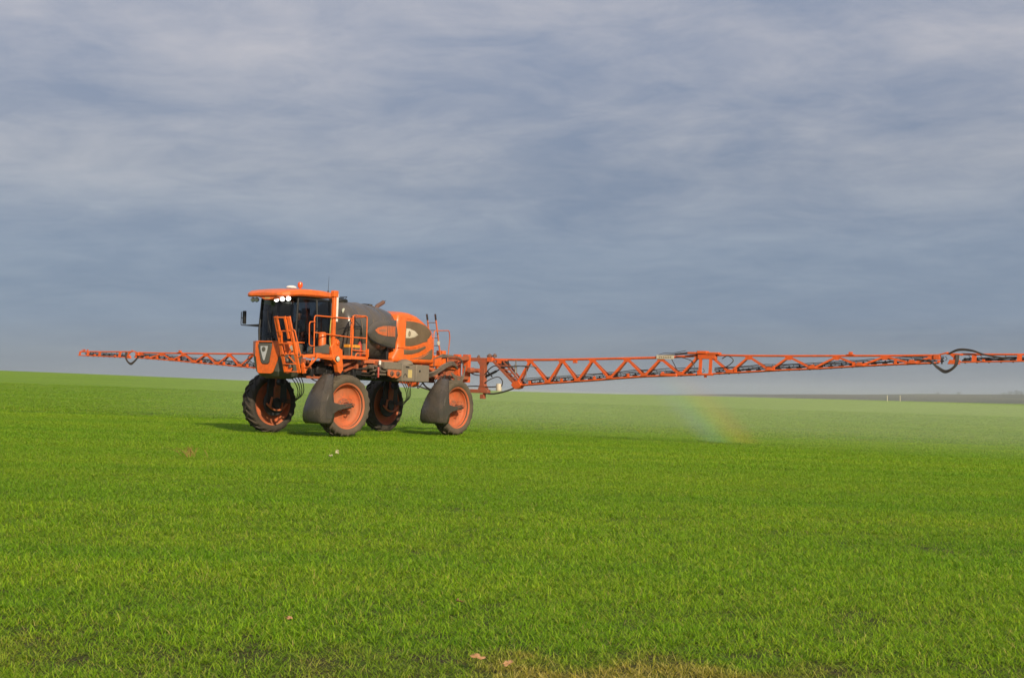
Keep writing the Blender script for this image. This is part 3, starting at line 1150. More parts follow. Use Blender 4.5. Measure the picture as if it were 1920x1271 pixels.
b.build('roof_visor', M['orange'], roof, bevel=.012)
b = MB()
b.box(5.20, 5.216, .02, .24, 4.385, 4.42)
b.build('marker_lens', M['sticker'], roof)
for i, y in enumerate((.27, .52, .77, -.50, -.66)):
    lit = i < 3
    b = MB()
    z = 4.365 + (.015 * i if lit else -.0)
    b.lathe([(.0, -.08), (.05, -.07), (.078, -.02), (.082, .0), (.075, .012)], 16, (4.92 if lit else 5.02, y, z), axis='x')
    ho = b.build('work_light', M['black'], SP)
    b = MB()
    b.lathe([(.078, .013), (.05, .024), (.0, .028)], 20, (4.92 if lit else 5.02, y, z), axis='x')
    b.v = [(vx, y + (vy - y) * 1.25, z + (vz - z) * .8) for vx, vy, vz in b.v]
    b.build('lens', M['lamp'] if lit else M['lens'], ho)
    if lit:
        ho['label'] = 'lit round work light under the cab roof'
b = MB()
b.lathe([(.0, .0), (.035, .0), (.035, .05), (.065, .06), (.082, .09), (.085, .17), (.07, .22), (.03, .245), (0, .248)], 20, (3.60, 0.05, 4.81), axis='z')
b.build('beacon', M['beacon'], SP)
b = MB()
b.lathe([(.17, 0), (.17, .03), (.14, .065), (.07, .085), (0, .09)], 24, (4.02, .05, 4.815), axis='z')
b.build('antenna_dome', M['white'], SP)
b = MB()
b.tube([(2.96, .70, 4.76), (2.94, .70, 5.28)], [.008, .004], 6)
b.lathe([(.03, 0), (.03, .06), (.012, .08)], 10, (2.96, .70, 4.73), axis='z')
b.build('radio_antenna', M['black'], SP)
# wiper
b = MB()
b.tube([(4.70, -.05, 2.98), (4.78, -.18, 3.7)], .01, 6)
b.bar((4.785, -.16, 3.3), (4.775, -.24, 4.05), .012, .03)
b.lathe([(.05, 0), (.05, .12)], 10, (4.80, -.10, 2.99), axis='z')
b.build('wiper', M['black'], SP)
# far mirror
b = MB()
b.loft([[(4.50, -.80, 3.50), (4.50, -.80, 3.60), (4.44, -.80, 3.60), (4.44, -.80, 3.50)], [(4.52, -1.35, 3.535), (4.52, -1.35, 3.575), (4.48, -1.35, 3.575), (4.48, -1.35, 3.535)], [(4.54, -1.58, 3.55), (4.54, -1.58, 3.575), (4.51, -1.58, 3.575), (4.51, -1.58, 3.55)]])
b.tube(fillet([(4.52, -1.36, 3.555), (4.53, -1.61, 3.56), (4.53, -1.61, 4.0)], .05), .013, 6)
b.tube([(4.53, -1.61, 3.80), (4.53, -1.50, 3.80)], .016, 6)
mi = b.build('mirror_arm', M['black'], SP)
b = MB()
b.pillow([(4.47, 3.60), (4.56, 3.60), (4.57, 4.03), (4.48, 4.04)], [(-1.54, .02), (-1.52, 0), (-1.44, 0), (-1.42, .02)])
b.build('mirror', M['black'], mi, bevel=.01)

# ---- tank
b = MB()
rings = []
NT = 36
for x, zc, ht, hb, w in ((2.10, 3.60, .60, .62, .62), (2.06, 3.60, .78, .80, .80), (1.96, 3.60, .92, .92, .90), (1.80, 3.60, .975, .98, .945), (1.55, 3.58, .985, 1.02, .965), (1.48, 3.58, .955, 1.02, .95), (1.40, 3.58, .985, 1.02, .97), (.9, 3.57, .985, 1.02, .98),
                         (.86, 3.57, .96, 1.02, .965), (.80, 3.57, .985, 1.02, .98), (.3, 3.56, .975, 1.0, .98), (.26, 3.56, .95, 1.0, .965), (.20, 3.56, .97, 1.0, .98), (-.2, 3.54, .945, .96, .975), (-.45, 3.52, .92, .96, .965), (-.62, 3.5, .87, .84, .94), (-.75, 3.5, .76, .62, .85)):
    rg_ = []
    for k in range(NT):
        t = 2 * math.pi * k / NT
        c, s_ = math.cos(t), math.sin(t)
        if s_ >= 0:
            e_ = 0.86
            yy = w * math.copysign(abs(c) ** e_, c)
            zz = ht * s_ ** e_
        else:
            q = abs(s_)
            yy = w * math.copysign(abs(c) ** 0.9, c) * (1 - .20 * q)
            zz = -hb * q ** .95
        rg_.append((x, yy, zc + zz))
    rings.append(rg_)
b.loft(rings)
tank = b.build('spray_tank', M['tank'], SP, smooth=60)
b = MB()
b.lathe([(.30, -.06), (.32, .0), (.32, .04), (.28, .07), (.10, .09), (.0, .09)], 24, (1.72, .10, 4.56), axis='z')
b.tube([(1.72, -.15, 4.66), (1.72, .35, 4.66)], .018, 6)
b.tube([(1.55, .25, 4.64), (1.45, .25, 4.72), (1.45, -.05, 4.72)], .012, 6)
b.build('tank_lid', M['black'], tank)
b = MB()
b.lathe([(.20, -.03), (.21, .015), (.18, .035), (0, .04)], 20, (.15, .05, 4.53), axis='z')
b.build('inspection_cover', M['black'], tank)
for x in (1.48, .83, .23):
    b = MB()
    b.tube([(x, .985 * math.cos(t), 3.58 + .985 * math.sin(t)) for t in [math.pi * (k / 24) for k in range(-1, 26)]], .016, 6)
    b.build('tank_strap', M['hose_dusty'], tank)
b = MB()
b.lathe([(.0, 0), (.085, 0), (.09, .02), (.0, .03)], 14, (2.03, .60, 4.20))
b.build('sight_cap', M['lens'], tank)
# side pod
pod = [(1.20, 3.52), (1.12, 3.70), (.92, 3.86), (.55, 3.97), (.10, 4.02), (-.38, 4.03), (-.40, 3.40), (-.36, 3.04), (.10, 3.08), (.60, 3.17), (.95, 3.28), (1.12, 3.38)]
b = MB()
b.pillow(pod, [(.45, .04), (.80, 0), (.955, 0), (.985, .012), (1.02, .07), (1.04, .15)])
pd = b.build('side_pod', M['tank'], SP, smooth=28)
b = MB()
b.tube(spline([(1.18, .93, 3.48), (.95, .965, 3.27), (.60, .97, 3.16), (.10, .97, 3.07), (-.34, .97, 3.03)]), .022, 6)
b.build('pod_lip', M['black'], pd)
dec = [(.98, 3.60), (.80, 3.72), (.45, 3.80), (.02, 3.815), (-.02, 3.82), (.0, 3.42), (.40, 3.42), (.75, 3.48), (.92, 3.54)]
b = MB()
b.prism([(.86, 3.61), (.72, 3.70), (.42, 3.775), (.205, 3.79), (.205, 3.44), (.42, 3.45), (.70, 3.50)], 'y', 1.035, 1.052)
b.build('pod_emblem', M['orange_dusty'], pd, bevel=.004)
for k in range(5):
    x = .165 - k * .085
    b = MB()
    b.prism([(x, 3.795), (x - .055, 3.80), (x - .055, 3.43), (x, 3.435)], 'y', 1.035, 1.058)
    b.build('pod_fin', M['orange_dusty'], pd, bevel=.004)
b = MB()
for i, (xa, xb_, z) in enumerate(((.68, .28, 3.645), (.66, .30, 3.60))):
    b.bar((xa, 1.054, z), (xb_, 1.054, z), .004, .018)
b.build_each('pod_lettering', M['boxgrey'], pd)
# white fresh-water line tube with shine
b = MB()
b.tube(fillet([(1.92, 1.02, 4.0), (1.92, 1.03, 3.2), (1.98, 1.05, 2.8)], .1), .018, 6)
b.tube(fillet([(2.75, 1.0, 3.52), (2.2, 1.03, 3.66), (1.6, 1.06, 3.68), (1.58, 1.08, 3.1)], .08), .014, 6)
b.build_each('tank_line', M['black'], SP)

# ---- engine hood
b = MB()
b.box(-.25, -.12, -.97, .80, 2.44, 3.3)  # black panel added to darken the gap below the tank
b.box(-.12, 1.9, -.45, .45, 2.43, 2.62)
b.build_each('tank_cradle_shade', M['black'], SP, bevel=.02)
hood = [(-.30, 2.52), (-.22, 2.70), (-.52, 3.05), (-.50, 3.30), (-.42, 3.62), (-.42, 4.02), (-.50, 4.24), (-.80, 4.34), (-1.20, 4.33), (-1.60, 4.25), (-2.0, 4.08), (-2.35, 3.85), (-2.58, 3.62), (-2.68, 3.38), (-2.70, 3.1), (-2.68, 2.56)]
b = MB()
b.pillow(hood, [(-.98, .14), (-.955, .07), (-.90, .02), (-.80, -.01), (-.45, -.035), (0, -.045), (.45, -.035), (.80, -.01), (.90, .02), (.955, .07), (.98, .14)])
hd_o = b.build('engine_hood', M['orange'], SP, smooth=38)
b = MB()
b.pillow([(-.93, 4.035), (-.91, 3.6), (-.92, 3.15), (-1.25, 3.15), (-1.62, 3.22), (-2.0, 3.34), (-2.28, 3.49), (-2.42, 3.64), (-2.32, 3.79), (-2.05, 3.93), (-1.7, 4.01), (-1.3, 4.04)], [(.90, 0), (.990, 0), (.996, .02)])
gr = b.build('hood_grille', M['grille'], hd_o, bevel=0)
b = MB()
b.prism([(-1.75, 3.78), (-2.18, 3.78), (-2.18, 3.36), (-1.75, 3.30)], 'y', .996, 1.002)
b.build('grille_inset', M['grille'], gr)
b = MB()
b.pillow([(-.925, 3.77), (-.92, 3.43), (-1.12, 3.43), (-1.42, 3.48), (-1.62, 3.58), (-1.42, 3.70), (-1.12, 3.77)], [(.99, 0), (1.006, 0), (1.012, .015)])
ov = b.build('white_emblem', M['cream'], gr)
b = MB()
pts = [(-1.10 + .065 * math.cos(t), 3.59 + .10 * math.sin(t)) for t in [2 * math.pi * k / 18 for k in range(18)]]
b.prism(pts, 'y', 1.011, 1.016)
b.build('emblem_mark', M['grille'], ov)
b = MB()
for dz, wz in ((.05, .05), (.015, .055), (-.02, .055), (-.055, .045)):
    b.bar((-1.10 - wz * .7, 1.017, 3.59 + dz), (-1.10 + wz * .7, 1.017, 3.59 + dz), .003, .012)
b.build_each('emblem_line', M['cream'], ov)
b = MB()
b.pillow([(-.84, 3.02), (-.86, 2.84), (-1.3, 2.86), (-1.75, 2.96), (-2.08, 3.10), (-2.14, 3.17), (-2.05, 3.19), (-1.6, 3.06), (-1.2, 3.02)], [(.90, 0), (.984, 0), (.99, .012)])
b.build('hood_vent', M['grille'], hd_o)
b = MB()
b.pillow([(-1.15, 2.70), (-1.7, 2.78), (-2.15, 2.93), (-2.50, 3.12), (-2.55, 3.08), (-2.54, 2.75), (-2.45, 2.70)], [(.90, 0), (.975, 0), (.981, .012)])
b.build('hood_vent', M['grille'], hd_o)
# moulded crease lines
b = MB()
b.tube(spline([(-.50, .985, 3.08), (-1.0, .992, 3.07), (-1.5, .99, 3.12), (-2.0, .985, 3.27), (-2.45, .97, 3.52)]), .014, 6)
b.tube(spline([(-.35, .97, 2.60), (-1.0, .972, 2.62), (-1.6, .972, 2.70), (-2.2, .972, 2.90), (-2.6, .955, 3.15)]), .014, 6)
b.tube(spline([(-.98, .985, 4.12), (-1.5, .975, 4.10), (-2.0, .96, 3.98), (-2.35, .95, 3.80), (-2.55, .95, 3.62)]), .014, 6)
b.build_each('hood_crease', M['orange'], hd_o)
b = MB()
b.tube(spline([(-.72, -.25, 4.25), (-.75, -.25, 4.42), (-.85, -.27, 4.56), (-1.05, -.29, 4.65), (-1.30, -.31, 4.76)]), [.085] * 16 + [.085, .085, .08, .075, .07, .065, .06, .05, .03][:9], 12) if False else b.tube(spline([(-.72, -.25, 4.25), (-.75, -.25, 4.42), (-.85, -.27, 4.56), (-1.05, -.29, 4.65), (-1.24, -.31, 4.735)]), .075, 12)
ex = b.build('exhaust_pipe', M['rust'], SP)
b = MB()
b.add([(-1.22, -.385, 4.76), (-1.22, -.24, 4.76), (-1.18, -.31, 4.675), (-1.42, -.32, 4.82)], [(0, 1, 2), (0, 1, 3), (1, 2, 3), (0, 3, 2)])
b.build('exhaust_tip', M['black'], ex)

# ---- platform and rails
b = MB()
b.box(1.84, 4.42, .90, 1.56, 2.585, 2.64)
b.box(1.84, 4.42, 1.53, 1.565, 2.54, 2.66)
b.box(2.0, 2.7, 1.50, 1.60, 2.55, 2.60)
b.box(1.84, 1.88, 1.0, 1.6, 2.64, 2.92)
b.build('platform', M['orange'], SP, bevel=.006)
b = MB()
b.bar((4.40, 1.5, 2.60), (3.25, 1.5, 2.52), .07, .14)
b.box(4.2, 4.4, 1.45, 1.6, 2.52, 2.68)
b.prism([(3.62, 2.66), (3.2, 2.66), (3.12, 2.40), (3.10, 2.18), (3.22, 2.05), (3.34, 2.10), (3.42, 2.36), (3.62, 2.50)], 'y', 1.42, 1.58)
b.build_each('platform_bracket', M['orange'], SP, bevel=.01)


def rail(name, paths, r=.021, mat='orange'):
    mb = MB()
    for p in paths:
        mb.tube(fillet(p, .1), r, 8)
    return mb.build_each(name, M[mat], SP)


rail('handrail', [[(4.46, 1.5, 2.62), (4.50, 1.5, 3.88), (2.61, 1.5, 3.89)], [(4.48, 1.5, 3.34), (2.61, 1.5, 3.27)]])
rail('grab_handle', [[(4.52, 1.55, 3.68), (4.80, 1.56, 3.66), (4.77, 1.56, 2.90), (4.50, 1.55, 2.90)]], .018)
rail('handrail', [[(2.61, 1.5, 2.62), (2.61, 1.5, 4.01), (1.88, 1.5, 4.02), (1.86, 1.5, 2.75)], [(2.61, 1.5, 3.28), (1.87, 1.5, 3.28)], [(2.61, 1.5, 2.86), (1.87, 1.5, 2.84)],
                  [(2.20, 1.1, 3.98), (2.20, 1.1, 2.7)], [(1.88, 1.5, 4.0), (1.9, .95, 3.98), (1.9, .95, 2.7)], [(2.61, 1.5, 3.98), (2.2, 1.1, 3.98), (1.9, .95, 3.98)]])
b = MB()
b.tube(fillet([(2.55, 1.58, 2.58), (2.45, 1.58, 2.76), (1.95, 1.58, 2.76), (1.9, 1.58, 2.58)], .05), .022, 6)
b.build('step_frame', M['orange'], SP)
# pole with white light tube
b = MB()
b.box(3.40, 3.53, 1.36, 1.46, 2.60, 4.74)
b.prism([(3.36, 3.2), (3.24, 3.15), (3.20, 2.9), (3.05, 2.85), (3.02, 2.5), (3.2, 2.42), (3.5, 2.5), (3.62, 2.9)], 'y', 1.36, 1.48)
b.box(3.36, 3.56, 1.33, 1.49, 4.55, 4.76)
b.lathe([(.07, -.06), (.07, .06), (.03, .07)], 12, (3.30, 1.46, 3.05))
pole = b.build('support_pole', M['orange'], SP, bevel=.012)
b = MB()
b.box(3.33, 3.42, 1.461, 1.475, 3.75, 4.66)
b.build('reflective_strip', M['white'], pole, bevel=.004)
b = MB()
b.tube(spline([(3.60, 1.42, 3.85), (3.63, 1.42, 3.4), (3.60, 1.42, 3.0), (3.52, 1.45, 2.75)]), .014, 6)
b.build('level_tube', M['level'], SP)
b = MB()
b.lathe([(.0, -.05), (.09, -.04), (.10, 0), (.085, .02)], 16, (3.42, 1.60, 2.53))
sl = b.build('side_lamp', M['black'], SP)
b = MB()
b.lathe([(.085, .021), (.05, .035), (0, .04)], 16, (3.42, 1.60, 2.53))
b.build('lens', M['lens'], sl)
b = MB()
b.lathe([(.0, 0), (.10, 0), (.125, .02), (.125, .46), (.10, .50), (0, .50)], 16, (3.80, 1.25, 2.88), axis='z')
b.build('filter_canister', M['orange'], SP)
b = MB()
b.prism([(4.42, 2.68), (3.60, 2.68), (3.55, 2.95), (3.75, 3.0), (4.1, 2.88), (4.38, 2.90)], 'y', 1.18, 1.40)
b.build('step_cover', M['nose_grey'], SP, bevel=.02)
for x in (2.52, 2.22):
    b = MB()
    b.box(x - .12, x + .12, 1.2, 1.42, 2.65, 2.94)
    bx = b.build('battery', M['nose_grey'], SP, bevel=.01)
    b = MB()
    b.box(x - .135, x + .135, 1.19, 1.43, 2.94, 3.04)
    b.build('battery_lid', M['yellow'], bx, bevel=.01)
b = MB()
b.lathe([(.0, 0), (.075, .0), (.08, .03), (.08, .34), (.05, .42), (.025, .44), (.025, .50), (0, .50)], 14, (2.02, 1.34, 2.68), axis='z')
fe = b.build('fire_extinguisher', M['red'], SP)
b = MB()
b.box(1.96, 2.07, 1.32, 1.36, 3.17, 3.21)
b.tube(spline([(2.02, 1.40, 3.16), (1.92, 1.44, 3.05), (1.93, 1.44, 2.8)]), .014, 6)
b.build('extinguisher_valve', M['black'], fe)
b = MB()
b.box(1.90, 2.0, 1.44, 1.50, 2.70, 3.10)
b.build('extinguisher_bracket', M['boxgrey'], SP)

# ---- folded ladder in front
lad = empty('access_ladder', SP)


def L3(u, v, d=0.0):
    """ladder frame: u across 0..1, v height 0..1"""
    p0 = Vector((5.02, .86, 2.02))
    p1 = Vector((5.32, .60, 3.80))
    a = Vector((.0, .56, 0))
    return p0.lerp(p1, v) + a * u + Vector((d, 0, 0))


b = MB()
b.bar(L3(0, 0), L3(0, 1), .045, .11, (0, 1, 0))
b.build('ladder_rail', M['orange'], lad, bevel=.006)
b = MB()
b.bar(L3(1, 0), L3(1, 1), .045, .13, (0, 1, 0))
b.build('ladder_rail', M['orange'], lad, bevel=.006)
for v in (.02, .155, .33, .52, .74, .98):
    b = MB()
    b.bar(L3(.04, v), L3(.96, v), .14, .035)
    b.build('rung', M['orange'], lad, bevel=.005)
b = MB()
b.bar(L3(.22, .66, .06), L3(.22, 1.0, .06), .04, .06, (0, 1, 0))
b.bar(L3(.80, .60, .06), L3(.80, 1.0, .06), .06, .06, (0, 1, 0))
b.bar(L3(.22, .98, .06), L3(.80, .98, .06), .05, .05)
b.bar(L3(.15, .50, .02), L3(.35, .74, .05), .05, .04)
b.bar(L3(.1, .16, .03), L3(.75, .42, .03), .035, .035)
b.bar(L3(.9, .16, .03), L3(.3, .36, .03), .03, .035)
b.build_each('ladder_brace', M['orange'], lad)
b = MB()
b.prism([(1.02, 2.0), (.90, 2.0), (.92, 2.28), (1.12, 2.16)], 'x', 5.0, 5.06)
b.prism([(1.60, 2.02), (1.48, 2.0), (1.42, 2.30), (1.50, 2.36), (1.58, 2.2)], 'x', 4.90, 4.96)
b.bar((4.93, 1.50, 2.02), (4.7, 1.90, 2.58), .06, .05)
b.bar((4.93, 1.44, 2.55), (4.55, 1.6, 2.60), .06, .09)
b.tube(fillet([(4.95, 1.52, 2.20), (4.95, 1.75, 2.22), (4.9, 1.85, 2.50), (4.9, 1.6, 2.52)], .06), .02, 6)
b.build_each('ladder_hinge', M['orange'], lad, bevel=.004)
b = MB()
b.tube(fillet([L3(1.05, .33, .02), L3(1.06, .76, .02), L3(1.28, .76, .02), L3(1.34, .30, .0), L3(1.12, .28, .0)], .1, 6), .022, 8)
b.build_each('grab_rail', M['orange'], lad)
b = MB()
for (u, v) in ((.45, .30), (.5, .12), (.35, .22)):
    p = L3(u, v, .04)
    b.box(p.x - .03, p.x + .03, p.y - .04, p.y + .04, p.z - .05, p.z + .05)
b.build_each('ladder_fitting', M['steel'], lad, bevel=.01)

# ---- side gear between the wheels
b = MB()
b.box(-.20, .74, 1.05, 1.42, 2.28, 2.54)
b.build('control_box', M['boxgrey'], SP, bevel=.02)
b = MB()
b.prism([(.56, 2.27), (-.19, 2.27), (-.20, 2.10), (-.02, 2.0), (.12, 1.98), (.18, 2.02), (.30, 1.99), (.52, 2.06)], 'y', 1.36, 1.42)
pl = b.build('filling_plate', M['orange_dusty'], SP, bevel=.008)
for x in (.36, .02):
    b = MB()
    b.lathe([(.085, .0), (.09, .03), (.07, .045), (.04, .05), (.04, .09), (0, .09)], 14, (x, 1.415, 2.14))
    b.build('valve_port', M['rust'], pl)
for x0, x1, lab in ((-.23, -.98, 'box with a yellow sticker'), (-1.02, -1.80, 'plain box')):
    b = MB()
    b.box(x0, x1, .95, 1.42, 1.88, 2.49)
    bx = b.build('tool_box', M['boxgrey'], SP, bevel=.035, label='dusty grey ' + lab)
    if lab[0] == 'b':
        b = MB()
        b.box(-.56, -.78, 1.421, 1.428, 2.02, 2.30)
        b.build('sticker', M['sticker'], bx)
        b = MB()
        b.bar((-.42, 1.424, 2.39), (-.62, 1.424, 2.39), .006, .05)
        b.tube(spline([(-.30, 1.43, 2.02), (-.34, 1.43, 2.12), (-.42, 1.43, 2.14), (-.50, 1.43, 2.04)]), .012, 5)
        b.build('latch', M['black'], bx)
    else:
        b = MB()
        b.lathe([(.035, 0), (.04, .02), (0, .03)], 12, (-1.22, 1.42, 2.27))
        b.build('latch', M['black'], bx)
b = MB()
b.lathe([(.30, .0), (.29, .05), (.22, .12), (.10, .17), (0, .18)], 20, (-.70, 1.15, 2.49), axis='z')
b.build('air_filter_cap', M['boxgrey'], SP)
b = MB()
b.lathe([(.028, 0), (.034, .02), (.034, .34), (.02, .36)], 10, (1.18, 1.5, 1.98), axis='z')
b.build('red_hose_end', M['red'], SP)
b = MB()
b.lathe([(.04, 0), (.045, .02), (.045, .14), (.02, .15)], 10, (1.02, 1.42, 2.42), axis='z')
b.build('white_cap', M['white'], SP)
rg = random.Random(12)
b = MB()
for i in range(12):
    x = 1.35 - i * .13
    z = 2.28 + rg.uniform(-.08, .15)
    b.tube([(x, 1.05, z), (x - .02, 1.40, z)], rg.uniform(.03, .055), 8)
b.tube([(1.4, 1.25, 2.36), (.6, 1.28, 2.36)], .05, 8)
b.tube([(1.3, 1.3, 2.22), (.5, 1.3, 2.20)], .04, 8)
b.tube([(1.1, 1.2, 2.10), (.45, 1.25, 2.10)], .045, 8)
b.build_each('pipe', M['hose_dusty'], SP)
b = MB()
b.box(.6, 1.5, 1.0, 1.2, 2.46, 2.56)
b.box(-.1, 1.2, 1.0, 1.1, 2.44, 2.60)
b.bar((1.5, 1.2, 2.5), (2.3, 1.1, 2.28), .06, .08)
b.box(-2.2, -1.85, .9, 1.3, 2.36, 2.42)
b.bar((-1.85, 1.2, 2.38), (-2.7, .9, 2.36), .10, .12)
b.box(-2.6, -2.3, .9, 1.2, 2.1, 2.35)
b.build_each('side_bracket', M['orange_dusty'], SP, bevel=.006)
b = MB()
for k in range(4):
    b.tube(spline([(-1.80, 1.18 + .05 * k, 2.06 + .05 * k), (-2.3, 1.2 + .03 * k, 2.14 + .05 * k), (-2.9, 1.15, 2.36 + .05 * k), (-3.5, 1.0, 2.52 + .04 * k), (-4.1, .8, 2.58 + .03 * k), (-4.6, .65, 2.45)]), .035, 8)
b.build_each('feed_hose', M['hose_dusty'], SP)
b = MB()
b.tube(spline([(-1.9, 1.0, 1.95), (-2.2, 1.0, 1.72), (-2.7, .95, 1.62), (-3.2, .9, 1.70)]), .03, 6)
b.tube(spline([(-.9, 1.2, 1.87), (-1.0, 1.2, 1.70), (-1.05, 1.2, 1.87)]), .018, 6)
b.tube(spline([(-1.4, 1.2, 1.87), (-1.45, 1.2, 1.66), (-1.7, 1.2, 1.84)]), .018, 6)
b.build_each('low_hose', M['hose'], SP)

# ---- rear ladder and rails
rl = empty('rear_ladder', SP)
for y0 in (.12, .50):
    b = MB()
    b.bar((-3.70, y0 + .05, 2.60), (-3.30, y0 - .02, 4.42), .035, .05)
    b.build('ladder_rail', M['orange_dusty'], rl)
    b = MB()
    b.tube([(-3.345, y0 - .012, 4.22), (-3.30, y0 - .02, 4.44)], .034, 8)
    b.build('rail_grip', M['black'], rl)
for k in range(6):
    t = .06 + k * .155
    b = MB()
    x = -3.70 + .40 * t
    z = 2.6 + 1.82 * t
    b.bar((x, .14 + .04 * (1 - t), z), (x, .50 + .04 * (1 - t), z), .03, .025)
    b.build('rung', M['rust'], rl)
rail('rear_handrail', [[(-2.85, .75, 2.6), (-2.95, .72, 3.80), (-3.9, .70, 3.86), (-4.02, .66, 3.6), (-4.0, .6, 2.7)], [(-3.05, .2, 2.6), (-3.1, .2, 3.7)]], .02, 'orange_dusty')
b = MB()
b.lathe([(.0, 0), (.075, 0), (.08, .03), (.0, .035)], 16, (-3.35, .62, 3.36))
b.build('pressure_gauge', M['cream'], SP)
b = MB()
for x0, x1, y0, y1, z0, z1 in ((-2.85, -3.0, .3, .7, 2.5, 3.5), (-3.1, -3.5, .4, .7, 2.5, 2.9), (-3.0, -4.4, -.55, -.45, 2.5, 2.75), (-3.7, -3.9, .3, .6, 2.5, 3.1), (-3.3, -4.5, .56, .66, 2.42, 2.56)):
    b.box(x0, x1, y0, y1, z0, z1)
b.build_each('rear_support', M['orange'], SP, bevel=.01)
b = MB()
for k in range(5):
    b.tube(spline([(-3.0 - .1 * k, .62, 2.5), (-3.1 - .1 * k, .70, 2.8 + .03 * k), (-3.8, .66, 2.86 + .02 * k), (-4.4, .60, 2.92), (-5.0, .5, 2.82), (-5.3, .45, 2.5)]), .02, 6)
for k in range(4):
    b.tube(spline([(-4.3, .55, 2.3), (-4.6, .65, 2.15 - .06 * k), (-5.0, .62, 2.2 - .05 * k), (-5.3, .5, 2.6)]), .025, 6)
b.build_each('rear_hose', M['hose_dusty'], SP)

# ---- lift linkage
b = MB()
for y in (-.45, .45):
    b.bar((-3.9, y, 2.74), (-5.70, y * .8, 2.90), .09, .15)
    b.bar((-3.9, y, 2.16), (-5.70, y * .8, 2.12), .09, .13)
    b.box(-4.1, -3.9, y - .06, y + .06, 2.0, 2.86)
b.bar((-4.1, .2, 2.2), (-5.5, .2, 2.75), .08, .08)
b.build_each('lift_linkage', M['orange_dirty'], SP, bevel=.008)
b = MB()
b.tube([(-4.2, .0, 2.25), (-5.0, .0, 2.6)], .05, 10)
b.tube([(-5.0, .0, 2.6), (-5.6, .0, 2.86)], .025, 8)
b.build('lift_cylinder', M['black'], SP)

# ---- boom
BX = -6.0
cf = empty('centre_frame', SP)
b = MB()
for s in (-1, 1):
    b.box(BX + .12, BX + .30, s * .22 - .13, s * .22 + .13, 1.95, 3.03)
b.build_each('mast', M['boom'], cf, bevel=.01)
b = MB()
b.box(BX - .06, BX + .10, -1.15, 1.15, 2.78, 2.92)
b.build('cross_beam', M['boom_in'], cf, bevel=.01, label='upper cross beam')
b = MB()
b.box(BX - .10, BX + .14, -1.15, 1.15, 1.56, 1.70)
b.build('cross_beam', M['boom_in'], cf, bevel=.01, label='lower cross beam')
for s in (-1, 1):
    b = MB()
    b.loft([[(BX - .08, s * .62, 2.80), (BX + .12, s * .62, 2.80), (BX + .12, s * 1.10, 2.80), (BX - .08, s * 1.10, 2.80)],
            [(BX - .08, s * .76, 2.62), (BX + .12, s * .76, 2.62), (BX + .12, s * .98, 2.62), (BX - .08, s * .98, 2.62)],
            [(BX - .08, s * .78, 1.9), (BX + .12, s * .78, 1.9), (BX + .12, s * .98, 1.9), (BX - .08, s * .98, 1.9)],
            [(BX - .08, s * .70, 1.68), (BX + .12, s * .70, 1.68), (BX + .12, s * 1.10, 1.68), (BX - .08, s * 1.10, 1.68)]])
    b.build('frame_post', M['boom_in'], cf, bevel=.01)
b = MB()
b.box(BX - .05, BX + .10, .80, .98, 1.34, 1.52)
b.bar((BX, .92, 1.5), (BX, .96, 1.60), .08, .08)
b.lathe([(.0, 0), (.10, 0), (.11, .03), (.11, .30), (.09, .33), (0, .33)], 14, (BX + .2, .55, 2.42), axis='x')
b.tube([(BX + .12, .40, 2.42), (BX + .12, .78, 2.42)], .085, 12)
b.build('suspension_block', M['boom_in'], cf, bevel=.01)
b = MB()
b.tube([(BX + .05, 1.08, 2.40), (BX + .05, 1.30, 2.2)], .03, 8)
b.tube([(BX, .86, 2.15), (BX, 1.45, 2.42)], .05, 8)
b.tube([(BX, 1.45, 2.42), (BX, 1.8, 2.6)], .025, 8)
b.build_each('tilt_cylinder', M['black'], cf)
b = MB()
b.tube(spline([(BX + .1, .3, 2.35), (BX + .1, .55, 2.26), (BX + .1, .95, 2.26), (BX + .1, 1.2, 2.5), (BX + .1, 1.45, 2.62), (BX + .1, 1.7, 2.55), (BX + .1, 2.0, 2.6), (BX + .1, 2.5, 2.63), (BX + .1, 2.9, 2.62)]), .022, 6)
b.tube(spline([(BX + .1, 1.0, 1.95), (BX + .1, 1.25, 2.1), (BX + .1, 1.6, 2.2), (BX + .1, 1.8, 2.05), (BX + .1, 1.78, 1.85)]), .02, 6)
b.tube(spline([(BX + .1, .0, 1.78), (BX + .1, .6, 1.82), (BX + .1, 1.2, 1.80), (BX + .1, 1.7, 1.84)]), .025, 6)
b.tube(spline([(BX + .1, 1.0, 1.56), (BX + .1, 1.4, 1.55), (BX + .1, 1.8, 1.62), (BX + .1, 2.2, 1.74), (BX + .1, 2.45, 1.86)]), .032, 8)
b.tube(spline([(BX, -.2, 1.5), (BX, -.9, 1.45), (BX, -1.6, 1.6), (BX, -2.2, 1.75)]), .03, 6)
b.build_each('frame_hose', M['hose'], cf)
b = MB()
b.lathe([(.10, 0), (.105, .02), (.105, .25), (.09, .28), (0, .28)], 14, (BX + .08, 1.64, 1.66), axis='z')
b.build('filter_bowl', M['cream'], cf)
for (y, z, r) in ((.62, 2.92, .06), (1.12, 2.97, .10), (1.35, 2.98, .08)):
    b = MB()
    b.lathe([(r, 0), (r * 1.1, .05), (r * .7, .10), (r * .3, .13), (0, .13)], 12, (BX, y, z - .02), axis='z')
    b.build('valve', M['rust'], cf)

TILT = .0115


def interp(pts, t):
    if t <= pts[0][0]:
        return pts[0][1]
    for (a, va), (c, vc) in zip(pts, pts[1:]):
        if t <= c:
            return va + (vc - va) * (t - a) / (c - a)
    return pts[-1][1]


